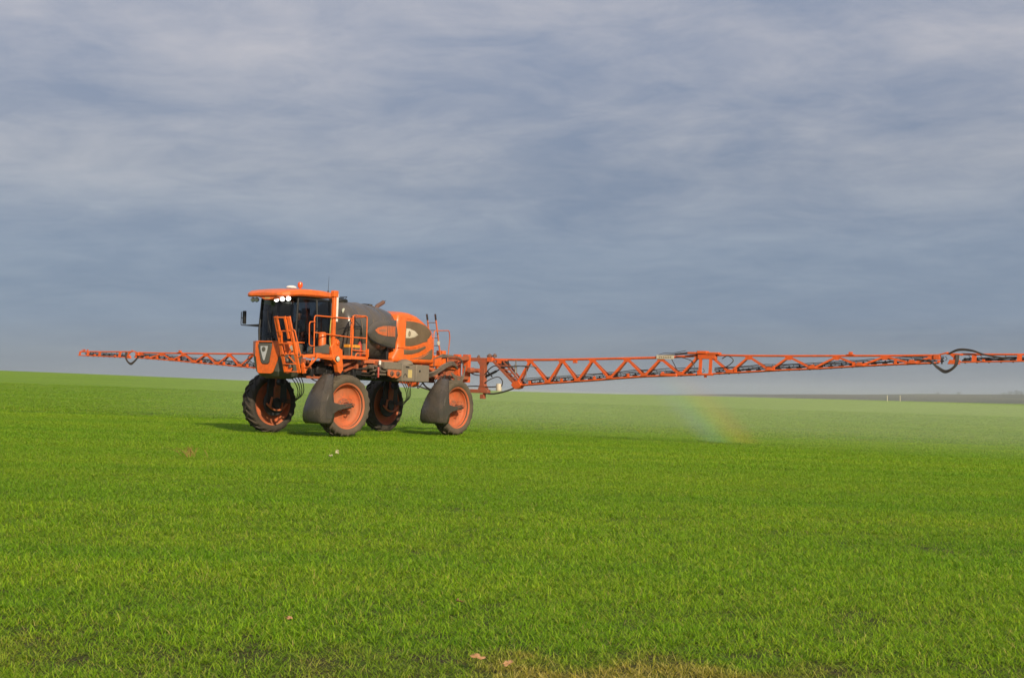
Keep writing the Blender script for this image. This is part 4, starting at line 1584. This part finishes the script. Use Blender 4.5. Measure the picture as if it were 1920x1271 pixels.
TOPZ = [(1.2, 2.85), (3, 2.84), (4.34, 2.86), (7.0, 2.92), (8.36, 2.95), (9.4, 2.99), (9.95, 3.05), (10.3, 3.05), (11.7, 3.03), (13.1, 3.03), (14.75, 3.04), (16.3, 3.05), (17.9, 3.06), (18.4, 3.11), (19.8, 3.10), (22, 3.11)]
BOTZ = [(2.41, 1.86), (3.8, 1.98), (5.05, 2.06), (6.37, 2.17), (7.76, 2.28), (9.17, 2.33), (11.0, 2.43), (12.45, 2.53), (13.95, 2.60), (15.55, 2.71), (17.24, 2.80), (18.7, 2.85), (20.6, 2.895), (22, 2.93)]


def wing(s):
    wg = empty('boom_wing', SP)
    wg['label'] = 'near spray boom wing reaching out of frame' if s > 0 else 'far spray boom wing behind the cab'

    def T(t, dx=0, dz=0):
        return Vector((BX + dx, s * t, interp(TOPZ, t) + TILT * s * t + dz))

    def Bm(t, dx=0, dz=0):
        return Vector((BX + dx, s * t, interp(BOTZ, t) + TILT * s * t + dz))

    m = M['boom']
    inner = 'inner'
    # chords per section
    for (t0, t1, r_, step) in ((1.25, 9.75, .044, 1.4), (10.2, 18.0, .035, 1.4), (18.75, 21.9, .032, 1.0)):
        b = MB()
        n = int((t1 - t0) / step) + 1
        b.tube([T(t0 + (t1 - t0) * k / n) for k in range(n + 1)], r_, 8)
        b.build('top_chord', m, wg)
        for dx in (.10, -.16):
            if t0 > 18 and dx < 0:
                continue
            tb = max(t0, 2.35)
            b = MB()
            b.tube([Bm(tb + (t1 - tb) * k / n, dx) for k in range(n + 1)], r_ * .72, 8)
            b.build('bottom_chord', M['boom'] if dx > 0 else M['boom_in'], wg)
    # zigzag braces
    if s > 0:
        to = [11.67, 13.1, 14.75, 16.34, 17.87]
        bo = [11.01, 12.45, 13.95, 15.55, 17.24]
    else:
        to = [10.95, 12.34, 13.74, 15.08, 16.45, 17.82]
        bo = [10.35, 11.65, 12.98, 14.37, 15.72, 17.25]
    ti = [2.96, 4.34, 5.62, 7.03, 8.36, 9.8]
    bi = [2.41, 3.8, 5.05, 6.37, 7.76, 9.17]
    zig = []
    for tops, bots in ((ti, bi), (to, bo)):
        seq = sorted([(t, 1) for t in tops] + [(t, 0) for t in bots])
        zig += list(zip(seq, seq[1:]))
    if s > 0:
        zig.append(((10.25, 1), (11.01, 0)))
    for (ta, ka), (tb, kb) in zig:
        w_ = .078 if ta < 10 else .066
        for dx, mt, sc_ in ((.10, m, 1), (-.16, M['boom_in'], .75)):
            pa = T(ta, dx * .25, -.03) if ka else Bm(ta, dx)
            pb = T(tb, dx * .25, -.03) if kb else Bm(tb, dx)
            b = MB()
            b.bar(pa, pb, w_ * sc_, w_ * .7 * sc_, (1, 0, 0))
            b.build('brace', mt, wg)
    # gusset plates
    gs = MB()
    for t in ti + to:
        p = T(t, .045)
        hw = .17 if t < 10 else .15
        gs.prism([(p.y - hw, p.z - .02), (p.y + hw, p.z - .02), (p.y + hw * .5, p.z - .14), (p.y - hw * .5, p.z - .14)], 'x', p.x, p.x + .012)
        bx_ = None
    for t in bi[1:] + bo:
        p = Bm(t, .135)
        hw = .14
        gs.prism([(p.y - hw, p.z + .0), (p.y + hw, p.z + .0), (p.y + hw * .5, p.z + .12), (p.y - hw * .5, p.z + .12)], 'x', p.x, p.x + .012)
    gs.build('gusset_plates', m, wg, kind='stuff')
    # inner raked lattice from the hinge down to the bottom chord
    for dx in (.08, -.14):
        b = MB()
        b.bar(T(1.35, dx, -.06), Bm(2.42, dx), .09, .07, (1, 0, 0))
        b.bar(T(1.80, dx, -.06), Bm(2.62, dx, .08), .06, .05, (1, 0, 0))
        b.build('raked_brace', M['boom_in'], wg)
    for k in range(5):
        f = .18 + k * .17
        b = MB()
        a1 = T(1.35, .08, -.06).lerp(Bm(2.42, .08), f)
        a2 = T(1.80, .08, -.06).lerp(Bm(2.62, .08, .08), f + .04)
        b.bar(a1, a2, .03, .05)
        b.build('lattice_rung', M['boom_in'], wg)
    b = MB()
    p = Bm(2.45, .14)
    b.prism([(p.y - .22, p.z + .02), (p.y - .13, p.z + .16), (p.y + .10, p.z + .18), (p.y + .22, p.z + .03), (p.y + .12, p.z - .10), (p.y - .04, p.z - .14), (p.y - .16, p.z - .06)], 'x', p.x - .28, p.x + .03)
    p = T(1.2)
    b.box(BX - .10, BX + .13, p.y - .12, p.y + .12, p.z - .10, p.z + .08)
    b.box(BX - .06, BX + .08, min(s * 1.5, s * 1.95), max(s * 1.5, s * 1.95), p.z - .16, p.z + .0)
    b.build('hinge_plate', M['boom'], wg, bevel=.012)
    # fold joint at 10 m
    for t in (9.92, 10.30):
        b = MB()
        b.bar(T(t, .08, -.02), Bm(t, .12, -.02), .10, .06, (1, 0, 0))
        b.build('joint_post', m, wg)
    b = MB()
    p = T(10.05)
    b.box(BX - .12, BX + .14, p.y - .62, p.y + .55, p.z + .02, p.z + .10)
    b.box(BX - .10, BX + .16, p.y - .26, p.y + .10, p.z + .04, p.z + .14)
    b.box(BX - .08, BX + .12, p.y - .24, p.y + .42, p.z - .14, p.z + .03)
    p = Bm(10.12, .1)
    b.box(BX + .04, BX + .18, p.y - .28, p.y + .28, p.z - .05, p.z + .02)
    b.box(BX + .06, BX + .14, p.y - .04, p.y + .04, p.z - .12, p.z - .02)
    b.build_each('fold_joint', m, wg, bevel=.012)
    b = MB()
    b.tube([T(8.9, 0, .10), T(9.45, 0, .13)], .035, 8)
    b.tube([T(8.3, 0, .08), T(8.95, 0, .10)], .02, 8)
    b.tube(spline([T(8.1, 0, .03), T(8.45, 0, .16), T(8.8, 0, .15), T(9.3, 0, .22)]), .010, 5)
    b.tube(spline([T(8.75, .05, .02), T(8.85, .08, -.15), T(8.98, .08, -.38), T(9.0, .08, -.45)]), .015, 5)
    b.tube(spline([T(8.95, .05, .02), T(9.2, .10, -.02), T(9.6, .1, -.18), T(9.7, .1, -.4)]), .015, 5)
    b.tube(spline([T(10.7, .05, -.12), T(10.95, .12, -.02), T(11.15, .12, -.18), T(10.9, .12, -.4), T(10.6, .1, -.45)]), .018, 5)
    b.build_each('fold_cylinder', M['hose'], wg)
    if s > 0:
        b = MB()
        p = T(8.55, .075)
        b.prism([(p.y - .34, p.z - .06), (p.y + .34, p.z - .055), (p.y + .34, p.z + .085), (p.y - .34, p.z + .08)], 'x', p.x - .01, p.x + .012)
        wp = b.build('number_plate', M['cream'], wg, bevel=.004)
        b = MB()
        rg_ = random.Random(3)
        for k in range(7):
            yy = p.y - .22 + .07 * k
            b.box(p.x + .013, p.x + .016, yy, yy + .035, p.z - .02, p.z + .045 - .02 * rg_.random())
        b.build('plate_lettering', M['boxgrey'], wp)
        b = MB()
        p = Bm(8.75, .14)
        b.box(p.x - .04, p.x + .06, p.y - .32, p.y + .32, p.z - .03, p.z + .07)
        b.build('height_sensor', m, wg, bevel=.015)
    # second fold joint and tip
    b = MB()
    p = T(18.2)
    b.box(BX - .05, BX + .10, s * 18.0 - .10, s * 18.0 + .10, p.z - .16, p.z + .0)
    b.bar(T(17.9, .06, -.02), T(18.35, .06, .05), .05, .05)
    b.bar(T(18.35, .06, .05), Bm(18.75, .08), .06, .05, (1, 0, 0))
    b.bar(T(18.3, .06, .02), T(18.8, .06, -.02), .05, .06)
    b.bar(T(18.55, .06, -.02), Bm(18.55, .08), .07, .04, (1, 0, 0))
    b.prism([(s * 18.35, p.z - .30), (s * 18.75, p.z - .30), (s * 18.62, p.z - .16), (s * 18.42, p.z - .16)], 'x', BX + .06, BX + .14)
    b.build('tip_joint', m, wg, bevel=.01)
    for t in (19.15, 20.5, 21.3):
        b = MB()
        b.bar(T(t, .04), Bm(t, .08), .14, .03, (1, 0, 0))
        b.build('tip_plate', m, wg)
    b = MB()
    b.bar(T(21.85, .04), Bm(21.85, .08), .10, .05, (1, 0, 0))
    b.bar(T(21.4, 0, 0), T(21.4, 0, .10), .05, .05)
    b.bar(T(21.75, 0, 0), T(21.6, 0, .08), .04, .05)
    b.tube(spline([T(21.5, 0, .03), T(21.6, 0, .10), T(21.8, 0, .09), T(21.75, 0, .0)]), .012, 5)
    b.build('boom_tip', m, wg)
    b = MB()
    for k in range(3):
        b.tube(spline([T(17.3 + .05 * k, .10, -.12), T(17.8, .12, -.18), T(18.05, .14, -.36 - .03 * k), T(18.32, .14, -.52 - .035 * k), T(18.58 + .03 * k, .14, -.36), T(18.62 + .04 * k, .12, -.02)]), .022, 6)
    if s > 0:
        for k in range(2):
            b.tube(spline([T(18.4, .1, .02), T(18.7, .12, .12 + .03 * k), T(19.1, .12, .10 + .02 * k), T(19.5, .12, -.02), T(20.1, .1, -.12)]), .028, 6)
    b.build_each('hose_loop', M['hose'], wg)
    # bracket on the top chord of the outer section
    b = MB()
    p = T(15.2 if s > 0 else 15.35)
    b.box(BX - .04, BX + .05, p.y - .06, p.y + .06, p.z + .05, p.z + .13)
    b.box(BX - .05, BX + .06, p.y - .13, p.y + .13, p.z + .02, p.z + .05)
    p = T(4.9)
    b.box(BX + .04, BX + .12, p.y - .06, p.y + .10, p.z - .14, p.z - .04)
    b.build('chord_bracket', m, wg, bevel=.008)
    # spray lines
    rg_ = random.Random(21 + s)
    for j, (dz, r_) in enumerate(((.08, .016), (.14, .016), (.19, .014), (.24, .013))):
        for (t0, t1) in ((2.2, 9.9), (10.4, 18.2), (18.8, 21.6)):
            b = MB()
            pts = []
            k = int((t1 - t0) / .45)
            fz = .55 if t0 > 18 else (.85 if t0 > 10 else 1.0)
            for i in range(k + 1):
                t = t0 + (t1 - t0) * i / k
                pts.append(Bm(t, -.03 + rg_.uniform(-.03, .03), dz * fz + rg_.uniform(-.02, .02)))
            b.tube(spline(pts, 2), r_, 5)
            b.build('spray_line', M['hose'], wg)
    b = MB()
    t = 2.3
    while t < 21.7:
        if not (9.9 < t < 10.4 or 18.2 < t < 18.8):
            p = Bm(t, -.02, .05)
            q = rg_.uniform(.9, 1.1)
            b.box(p.x - .03, p.x + .03, p.y - .10 * q, p.y + .07 * q, p.z - .02, p.z + .03)
            b.box(p.x - .02, p.x + .02, p.y - .02, p.y + .02, p.z - .09, p.z + .09)
            b.tube(spline([p + Vector((0, .1, .02)), p + Vector((0, .16, .08)), p + Vector((0, .10, .16))]), .010, 5)
        t += .36
    b.build('nozzles', M['black'], wg, kind='stuff')
    b = MB()
    t = 3.0
    while t < 21.5:
        p = Bm(t, .08, .0)
        b.box(p.x - .04, p.x + .05, p.y - .035, p.y + .035, p.z, p.z + (.14 if t < 18 else .08))
        t += 1.37
    b.build('line_clamps', m, wg, kind='stuff')
    if s > 0:
        b = MB()
        p = T(2.35, .06)
        b.tube([p, p + Vector((0, 0, -.55))], .02, 8)
        b.tube([p + Vector((0, 0, -.18)), p + Vector((0, 0, -.50))], .045, 10)
        b.tube(spline([T(3.3, .1, -.3), T(3.1, .1, -.25), T(2.8, .1, -.23), T(2.4, .1, -.25), T(2.1, .1, -.3)]), .02, 6)
        b.tube([T(2.85, .1, -.3), T(2.85, .1, -.8)], .012, 6)
        b.build_each('pressure_sensor', M['steel'], wg)
        b = MB()
        b.box(BX - .04, BX + .09, 1.72, 1.98, 2.62, 2.82)
        b.build('hinge_bumper', M['black'], wg, bevel=.02)


wing(1)
wing(-1)


# ------------------------------------------------------------------ driver
def driver():
    root = empty('person')
    root.matrix_world = VM @ Matrix.Translation((3.55, 0, 3.2))
    tag(root, 'driver in a dark jacket and cap seated behind the tinted cab glass', 'person')
    V_ = [(0, 0, 0), (-.02, 0, .18), (-.03, 0, .38), (-.02, 0, .50), (0, 0, .60),
          (.02, .10, 0), (.42, .13, .03), (.50, .13, -.38), (.60, .13, -.42),
          (.02, -.10, 0), (.42, -.13, .03), (.50, -.13, -.38), (.60, -.13, -.42),
          (-.02, .19, .44), (.08, .25, .20), (.32, .20, .22), (.42, .17, .25),
          (-.02, -.19, .44), (.08, -.25, .20), (.32, -.20, .22), (.42, -.17, .25)]
    E_ = [(0, 1), (1, 2), (2, 3), (3, 4), (0, 5), (5, 6), (6, 7), (7, 8), (0, 9), (9, 10), (10, 11), (11, 12), (3, 13), (13, 14), (14, 15), (15, 16), (3, 17), (17, 18), (18, 19), (19, 20)]
    Rr = [.15, .14, .16, .12, .055, .10, .075, .055, .045, .10, .075, .055, .045, .075, .055, .042, .03, .075, .055, .042, .03]
    me = bpy.data.meshes.new('body')
    me.from_pydata(V_, E_, [])
    o = bpy.data.objects.new('body', me)
    COL.objects.link(o)
    o.parent = root
    me.materials.append(M['jacket'])
    md = o.modifiers.new('skin', 'SKIN')
    if not me.skin_vertices:
        me.skin_vertices.new()
    for i, r in enumerate(Rr):
        me.skin_vertices[0].data[i].radius = (r, r)
    me.skin_vertices[0].data[0].use_root = True
    sb = o.modifiers.new('sub', 'SUBSURF')
    sb.levels = 1
    sb.render_levels = 1
    # head with face
    b = MB()
    rings = []
    for z, rx, ry, cx in ((.58, .045, .045, -.01), (.64, .055, .055, .0), (.67, .085, .065, .01), (.72, .095, .075, .01), (.77, .10, .08, .005), (.82, .098, .08, 0), (.87, .08, .07, -.005), (.90, .045, .04, -.005)):
        rings.append([(cx + rx * math.cos(2 * math.pi * k / 16), ry * math.sin(2 * math.pi * k / 16), z) for k in range(16)])
    b.loft(rings)
    b.loft([[(.10, -.012, .79), (.10, .012, .79), (.105, .0, .80)], [(.10, -.02, .735), (.10, .02, .735), (.135, .0, .742)]])
    for s in (1, -1):
        b.box(-.02, .02, s * .078, s * .095, .73, .79)
    h = b.build('head', M['skin'], root, smooth=60)
    b = MB()
    for s in (1, -1):
        b.lathe([(.012, 0), (.008, .006), (0, .008)], 8, (.095, s * .032, .785), axis='x')
    b.box(.098, .104, -.025, .025, .70, .706)
    b.build('eyes', M['black'], h)
    b = MB()
    rings = []
    for z, r in ((.81, .108), (.85, .105), (.89, .085), (.915, .03)):
        rings.append([(r * math.cos(2 * math.pi * k / 16), r * .85 * math.sin(2 * math.pi * k / 16), z) for k in range(16)])
    b.loft(rings)
    b.box(.08, .18, -.06, .06, .81, .822)
    b.build('cap', M['black'], root, smooth=50)
    for s in (1, -1):
        b = MB()
        b.bar((.40, s * .172, .25), (.49, s * .165, .265), .03, .08, (0, 1, 0))
        for f in range(4):
            p = Vector((.48, s * (.165), .29 - .022 * f))
            L = .05 - .006 * abs(f - 1.5)
            b.tube([p, p + Vector((L * .7, s * .012, 0)), p + Vector((L * .8, -s * .02, -.004)), p + Vector((L * .3, -s * .035, -.004))], [.010, .009, .008, .007], 6)
        p = Vector((.44, s * .15, .29))
        b.tube([p, p + Vector((.035, -s * .02, .02)), p + Vector((.07, -s * .015, .015))], [.011, .01, .008], 6)
        b.build('hand', M['skin'], root)


driver()


# ------------------------------------------------------------------ small things in the field
def ground_at(px, py):
    """design help: distance where a sight line meets the plane of the field"""
    a = (px - 960) / 2650
    c = (py - 745) / 2650
    Y = CAMZ / (c + GX * a + GY)
    return a * Y, Y


def dry_leaf(px, py, size, seed, label, rot):
    X, Y = ground_at(px, py)
    rg_ = random.Random(seed)
    out = []
    n = 28
    for k in range(n):
        a = 2 * math.pi * k / n
        r = (.62 + .38 * abs(math.cos(a * 2.5 + .4)) ** .7) * (1.25 if abs(math.cos(a)) > .8 else .8)
        r *= rg_.uniform(.88, 1.1)
        out.append((math.cos(a) * r, math.sin(a) * r * .75))
    b = MB()
    vs_ = [(0, 0, 0)]
    for f in (.5, 1.0):
        for x, y in out:
            vs_.append((x * f * size / 2, y * f * size / 2, (.35 * y * y * f * f + .12 * math.sin(5 * x + seed) * f + rg_.uniform(-.05, .05) * f) * size * .8))
    fs = [(0, 1 + k, 1 + (k + 1) % n) for k in range(n)] + [(1 + k, 1 + n + k, 1 + n + (k + 1) % n, 1 + (k + 1) % n) for k in range(n)]
    b.add(vs_, fs)
    o = b.build('fallen_leaf', M['leaf'], None, solid=.0012, smooth=30)
    b = MB()
    b.tube([(0, 0, .002), (-size * .6, 0, .004), (-size * .8, .004, .012)], .0012, 5)
    b.build('stalk', M['weed'], o)
    o.location = (X, Y - .05, ground_z(X, Y) + .10)
    o.rotation_euler = (R(38), R(rg_.uniform(-15, 15)), R(rot))
    tag(o, label, 'leaf', 'dry leaves fallen on the grass')


dry_leaf(862, 1146, .070, 1, 'small curled tan leaf lying on the green grass above the others', 130)
dry_leaf(896, 1254, .075, 2, 'broad pale orange dry leaf at the bottom edge of the grass', 10)
dry_leaf(952, 1266, .070, 3, 'dry leaf cut by the bottom edge, right of the broad leaf', 60)
dry_leaf(547, 1179, .055, 4, 'faint small leaf half sunk in the grass towards the left', -30)


def scrap(px, py, w, h, seed, label):
    X, Y = ground_at(px, py + 3)
    rg_ = random.Random(seed)
    b = MB()
    n = 5
    vs_ = []
    for i in range(n):
        for j in range(n):
            vs_.append(((i / 4 - .5) * w * rg_.uniform(.7, 1.1), rg_.uniform(-.03, .03), j / 4 * h + rg_.uniform(-.02, .02)))
    b.add(vs_, [(i * n + j, (i + 1) * n + j, (i + 1) * n + j + 1, i * n + j + 1) for i in range(n - 1) for j in range(n - 1)])
    o = b.build('paper_scrap', M['straw'], None, solid=.002, smooth=20)
    o.location = (X, Y, ground_z(X, Y) + .06)
    tag(o, label, 'scrap')


scrap(633, 851, .09, .10, 4, 'upright pale scrap of litter on the grass before the front wheels')
scrap(621, 857, .10, .04, 6, 'small flat pale scrap just left of the upright scrap')

# dry orange weed
X, Y = ground_at(355, 857)
b = MB()
rg = random.Random(9)
for k in range(18):
    a = rg.random() * 6.283
    r = rg.uniform(.05, .28)
    h = rg.uniform(.12, .30)
    x0, y0 = rg.gauss(0, .12), rg.gauss(0, .08)
    p1 = (x0 + math.cos(a) * r * .4, y0 + math.sin(a) * r * .4, h * .6)
    p2 = (x0 + math.cos(a) * r, y0 + math.sin(a) * r, h)
    b.tube([(x0, y0, 0), p1, p2], [.006, .005, .003], 4)
    b.tube([p1, (p1[0] + rg.uniform(-.06, .06), p1[1], p1[2] + .08)], [.006, .003], 4)
o = b.build('dry_weed', M['weed'])
o.location = (X, Y, ground_z(X, Y))
tag(o, 'orange brown dried weed standing in the grass left of the sprayer', 'weed')

# marker posts on the far edge
for i, (px, yy) in enumerate(((1663, 292), (1687, 292))):
    X = (px - 960) / 2650 * yy
    b = MB()
    b.lathe([(.07, -.3), (.07, 1.15), (.06, 1.22), (.0, 1.24)], 10, axis='z')
    o = b.build('marker_post', M['cream'])
    o.location = (X, yy, ground_z(X, yy))
    tag(o, 'thin white post on the far edge of the field, %s of the pair' % ('left' if i == 0 else 'right'), 'post', 'white marker posts')


# far trees
def mat_foliage():
    m = bpy.data.materials.new('foliage')
    m.use_nodes = True
    nt = m.node_tree
    bb = nt.nodes['Principled BSDF']
    bb.inputs['Roughness'].default_value = .9
    geo = N(nt, 'ShaderNodeNewGeometry')
    nt.links.new(ramp(nt, noise_n(nt, geo.outputs['Position'], .3, 4), [(.3, (.03, .04, .02)), (.7, (.08, .075, .035))]), bb.inputs['Base Color'])
    return m


MF = mat_foliage()
MT = principled('bark', (.06, .045, .035), .9)


def far_tree(px, dist, h, w, seed, label):
    X = (px - 960) / 2650 * dist
    z = far_z(X, dist)
    root = empty('tree')
    root.location = (X, dist, z)
    tag(root, label, 'tree', 'trees on the far horizon')
    b = MB()
    b.tube([(0, 0, -1), (0.2, 0, h * .35), (0, 0, h * .7)], [h * .035, h * .025, h * .01], 6)
    for a in range(4):
        b.tube([(0, 0, h * .35), (math.cos(a * 1.6) * w * .3, math.sin(a * 1.6) * w * .3, h * .65)], [h * .015, h * .005], 5)
    b.build('trunk', MT, root)
    rg_ = random.Random(seed)
    b = MB()
    for k in range(420):
        a = rg_.random() * 6.283
        q = rg_.random() ** .5
        zz = rg_.uniform(.02, 1.0)
        rr = w / 2 * math.sin(min(1, (zz - .2) * 1.25) * math.pi * .5 + .2) * (1 - max(0, zz - .75) * 2.4) * q
        lob = 1 + .35 * math.sin(a * 3 + seed) + .2 * math.sin(a * 5 + zz * 9)
        p = Vector((math.cos(a) * rr * lob, math.sin(a) * rr * lob, zz * h * (1 + .1 * math.sin(a * 2 + seed))))
        s_ = h * rg_.uniform(.04, .085)
        vs_ = [p + Vector((rg_.uniform(-1, 1), rg_.uniform(-1, 1), rg_.uniform(-1, 1))) * s_ for _ in range(4)]
        b.add(vs_, [(0, 1, 2), (0, 2, 3), (0, 3, 1)])
    b.build('crown', MF, root, smooth=0)


far_tree(1758, 4580, 9, 17, 1, 'small bush-like tree on the horizon, leftmost of the two lone trees')
far_tree(1797, 4580, 10, 22, 2, 'round tree on the horizon between the lone tree and the grove')
for i, (px, h, w) in enumerate(((1881, 12, 16), (1893, 16, 20), (1905, 20, 24), (1914, 17, 20), (1925, 19, 24))):
    far_tree(px, 4580, h * .75, w * 1.25, 10 + i, 'tree of the hazy grove on the horizon, number %d from its left end' % (i + 1) if False else
             ('low tree at the left end of the hazy horizon grove', 'second tree in the hazy grove, beside its low left tree', 'tallest tree in the hazy grove on the horizon',
              'tree just right of the tallest in the hazy grove', 'tree cut off by the right picture edge in the hazy grove')[i])


# ------------------------------------------------------------------ air
def box_obj(name, x0, x1, y0, y1, z0, z1, mat):
    b = MB()
    b.box(x0, x1, y0, y1, z0, z1)
    return b.build(name, mat, smooth=0)


def vol_mat(name, col, dens, aniso=0.0):
    m = bpy.data.materials.new(name)
    m.use_nodes = True
    nt = m.node_tree
    nt.nodes.clear()
    out = N(nt, 'ShaderNodeOutputMaterial')
    v = N(nt, 'ShaderNodeVolumePrincipled')
    v.inputs['Color'].default_value = (*col, 1)
    v.inputs['Density'].default_value = dens
    v.inputs['Anisotropy'].default_value = aniso
    nt.links.new(v.outputs[0], out.inputs['Volume'])
    return m


hz = box_obj('haze', -6600, 6600, -1500, 6400, -75, 60, vol_mat('haze_air', (0.74, 0.84, 0.98), 0.00010))
tag(hz, 'thin bluish air over the whole landscape', kind='stuff')


# spray mist drifting from the boom: slabs of fine droplets lying on the crop
def mist(name, x0, x1, y0, y1, h, dens, label, col=(.95, .96, .80)):
    b = MB()
    b.box(x0, x1, y0, y1, -.4, h)
    b.v = [tuple(VM @ Vector(p)) for p in b.v]
    o = b.build(name, vol_mat(name + '_volume', col, dens), smooth=0)
    tag(o, label, kind='stuff')
    return o


mist('spray_mist', -6.25, -40, -21, 24, 1.8, .0044, 'fine spray mist hanging over the crop behind the booms')
mist('fine_mist', -6.9, -170, -34, 34, 3.2, .0009, 'thinner mist drifting on towards the skyline')


# rainbow light put in as the colours of a fixed droplet slab
def rainbow():
    m = bpy.data.materials.new('rainbow_droplets')
    m.use_nodes = True
    nt = m.node_tree
    nt.nodes.clear()
    out = N(nt, 'ShaderNodeOutputMaterial')
    tc = N(nt, 'ShaderNodeTexCoord')
    sep = N(nt, 'ShaderNodeSeparateXYZ')
    nt.links.new(tc.outputs['Object'], sep.inputs[0])
    x, y, z = sep.outputs
    # bow: circle segment in the vertical slab, centre low on the left
    dx = math_n(nt, 'SUBTRACT', x, -18.2)
    dz = math_n(nt, 'SUBTRACT', z, -16.6)
    r = math_n(nt, 'SQRT', math_n(nt, 'ADD', math_n(nt, 'MULTIPLY', dx, dx), math_n(nt, 'MULTIPLY', dz, dz)))
    t = math_n(nt, 'DIVIDE', math_n(nt, 'SUBTRACT', r, 25.35 - 0.95), 1.9, clamp=True)
    colr = ramp(nt, t, [(0.0, (.55, .52, .75)), (0.22, (.42, .60, .85)), (0.40, (.45, .85, .60)), (0.56, (.90, .88, .20)), (0.75, (1.0, .58, .14)), (1.0, (1.0, .32, .16))])
    win = ramp(nt, t, [(0.0, 0.0), (0.3, 0.9), (0.5, 0.8), (0.7, 1.0), (1.0, 0.0)])
    zf = ramp(nt, math_n(nt, 'DIVIDE', math_n(nt, 'ADD', z, .2), 3.0), [(0.0, 1.0), (0.35, .9), (1.0, 0.0)])
    v = N(nt, 'ShaderNodeVolumePrincipled')
    nt.links.new(colr, v.inputs['Color'])
    nt.links.new(math_n(nt, 'MULTIPLY', math_n(nt, 'MULTIPLY', win, zf), 0.115), v.inputs['Density'])
    nt.links.new(v.outputs[0], out.inputs['Volume'])
    b = MB()
    b.box(-3.2, 3.2, -1.0, 1.0, -.35, 2.7)
    o = b.build('rainbow', m, smooth=0)
    Y = 53.0
    X = (1318 - 960) / 2650 * Y
    o.location = (X, Y, ground_z(X, Y) + .05)
    tag(o, 'short faint rainbow in the spray mist below the near boom', kind='stuff')


rainbow()
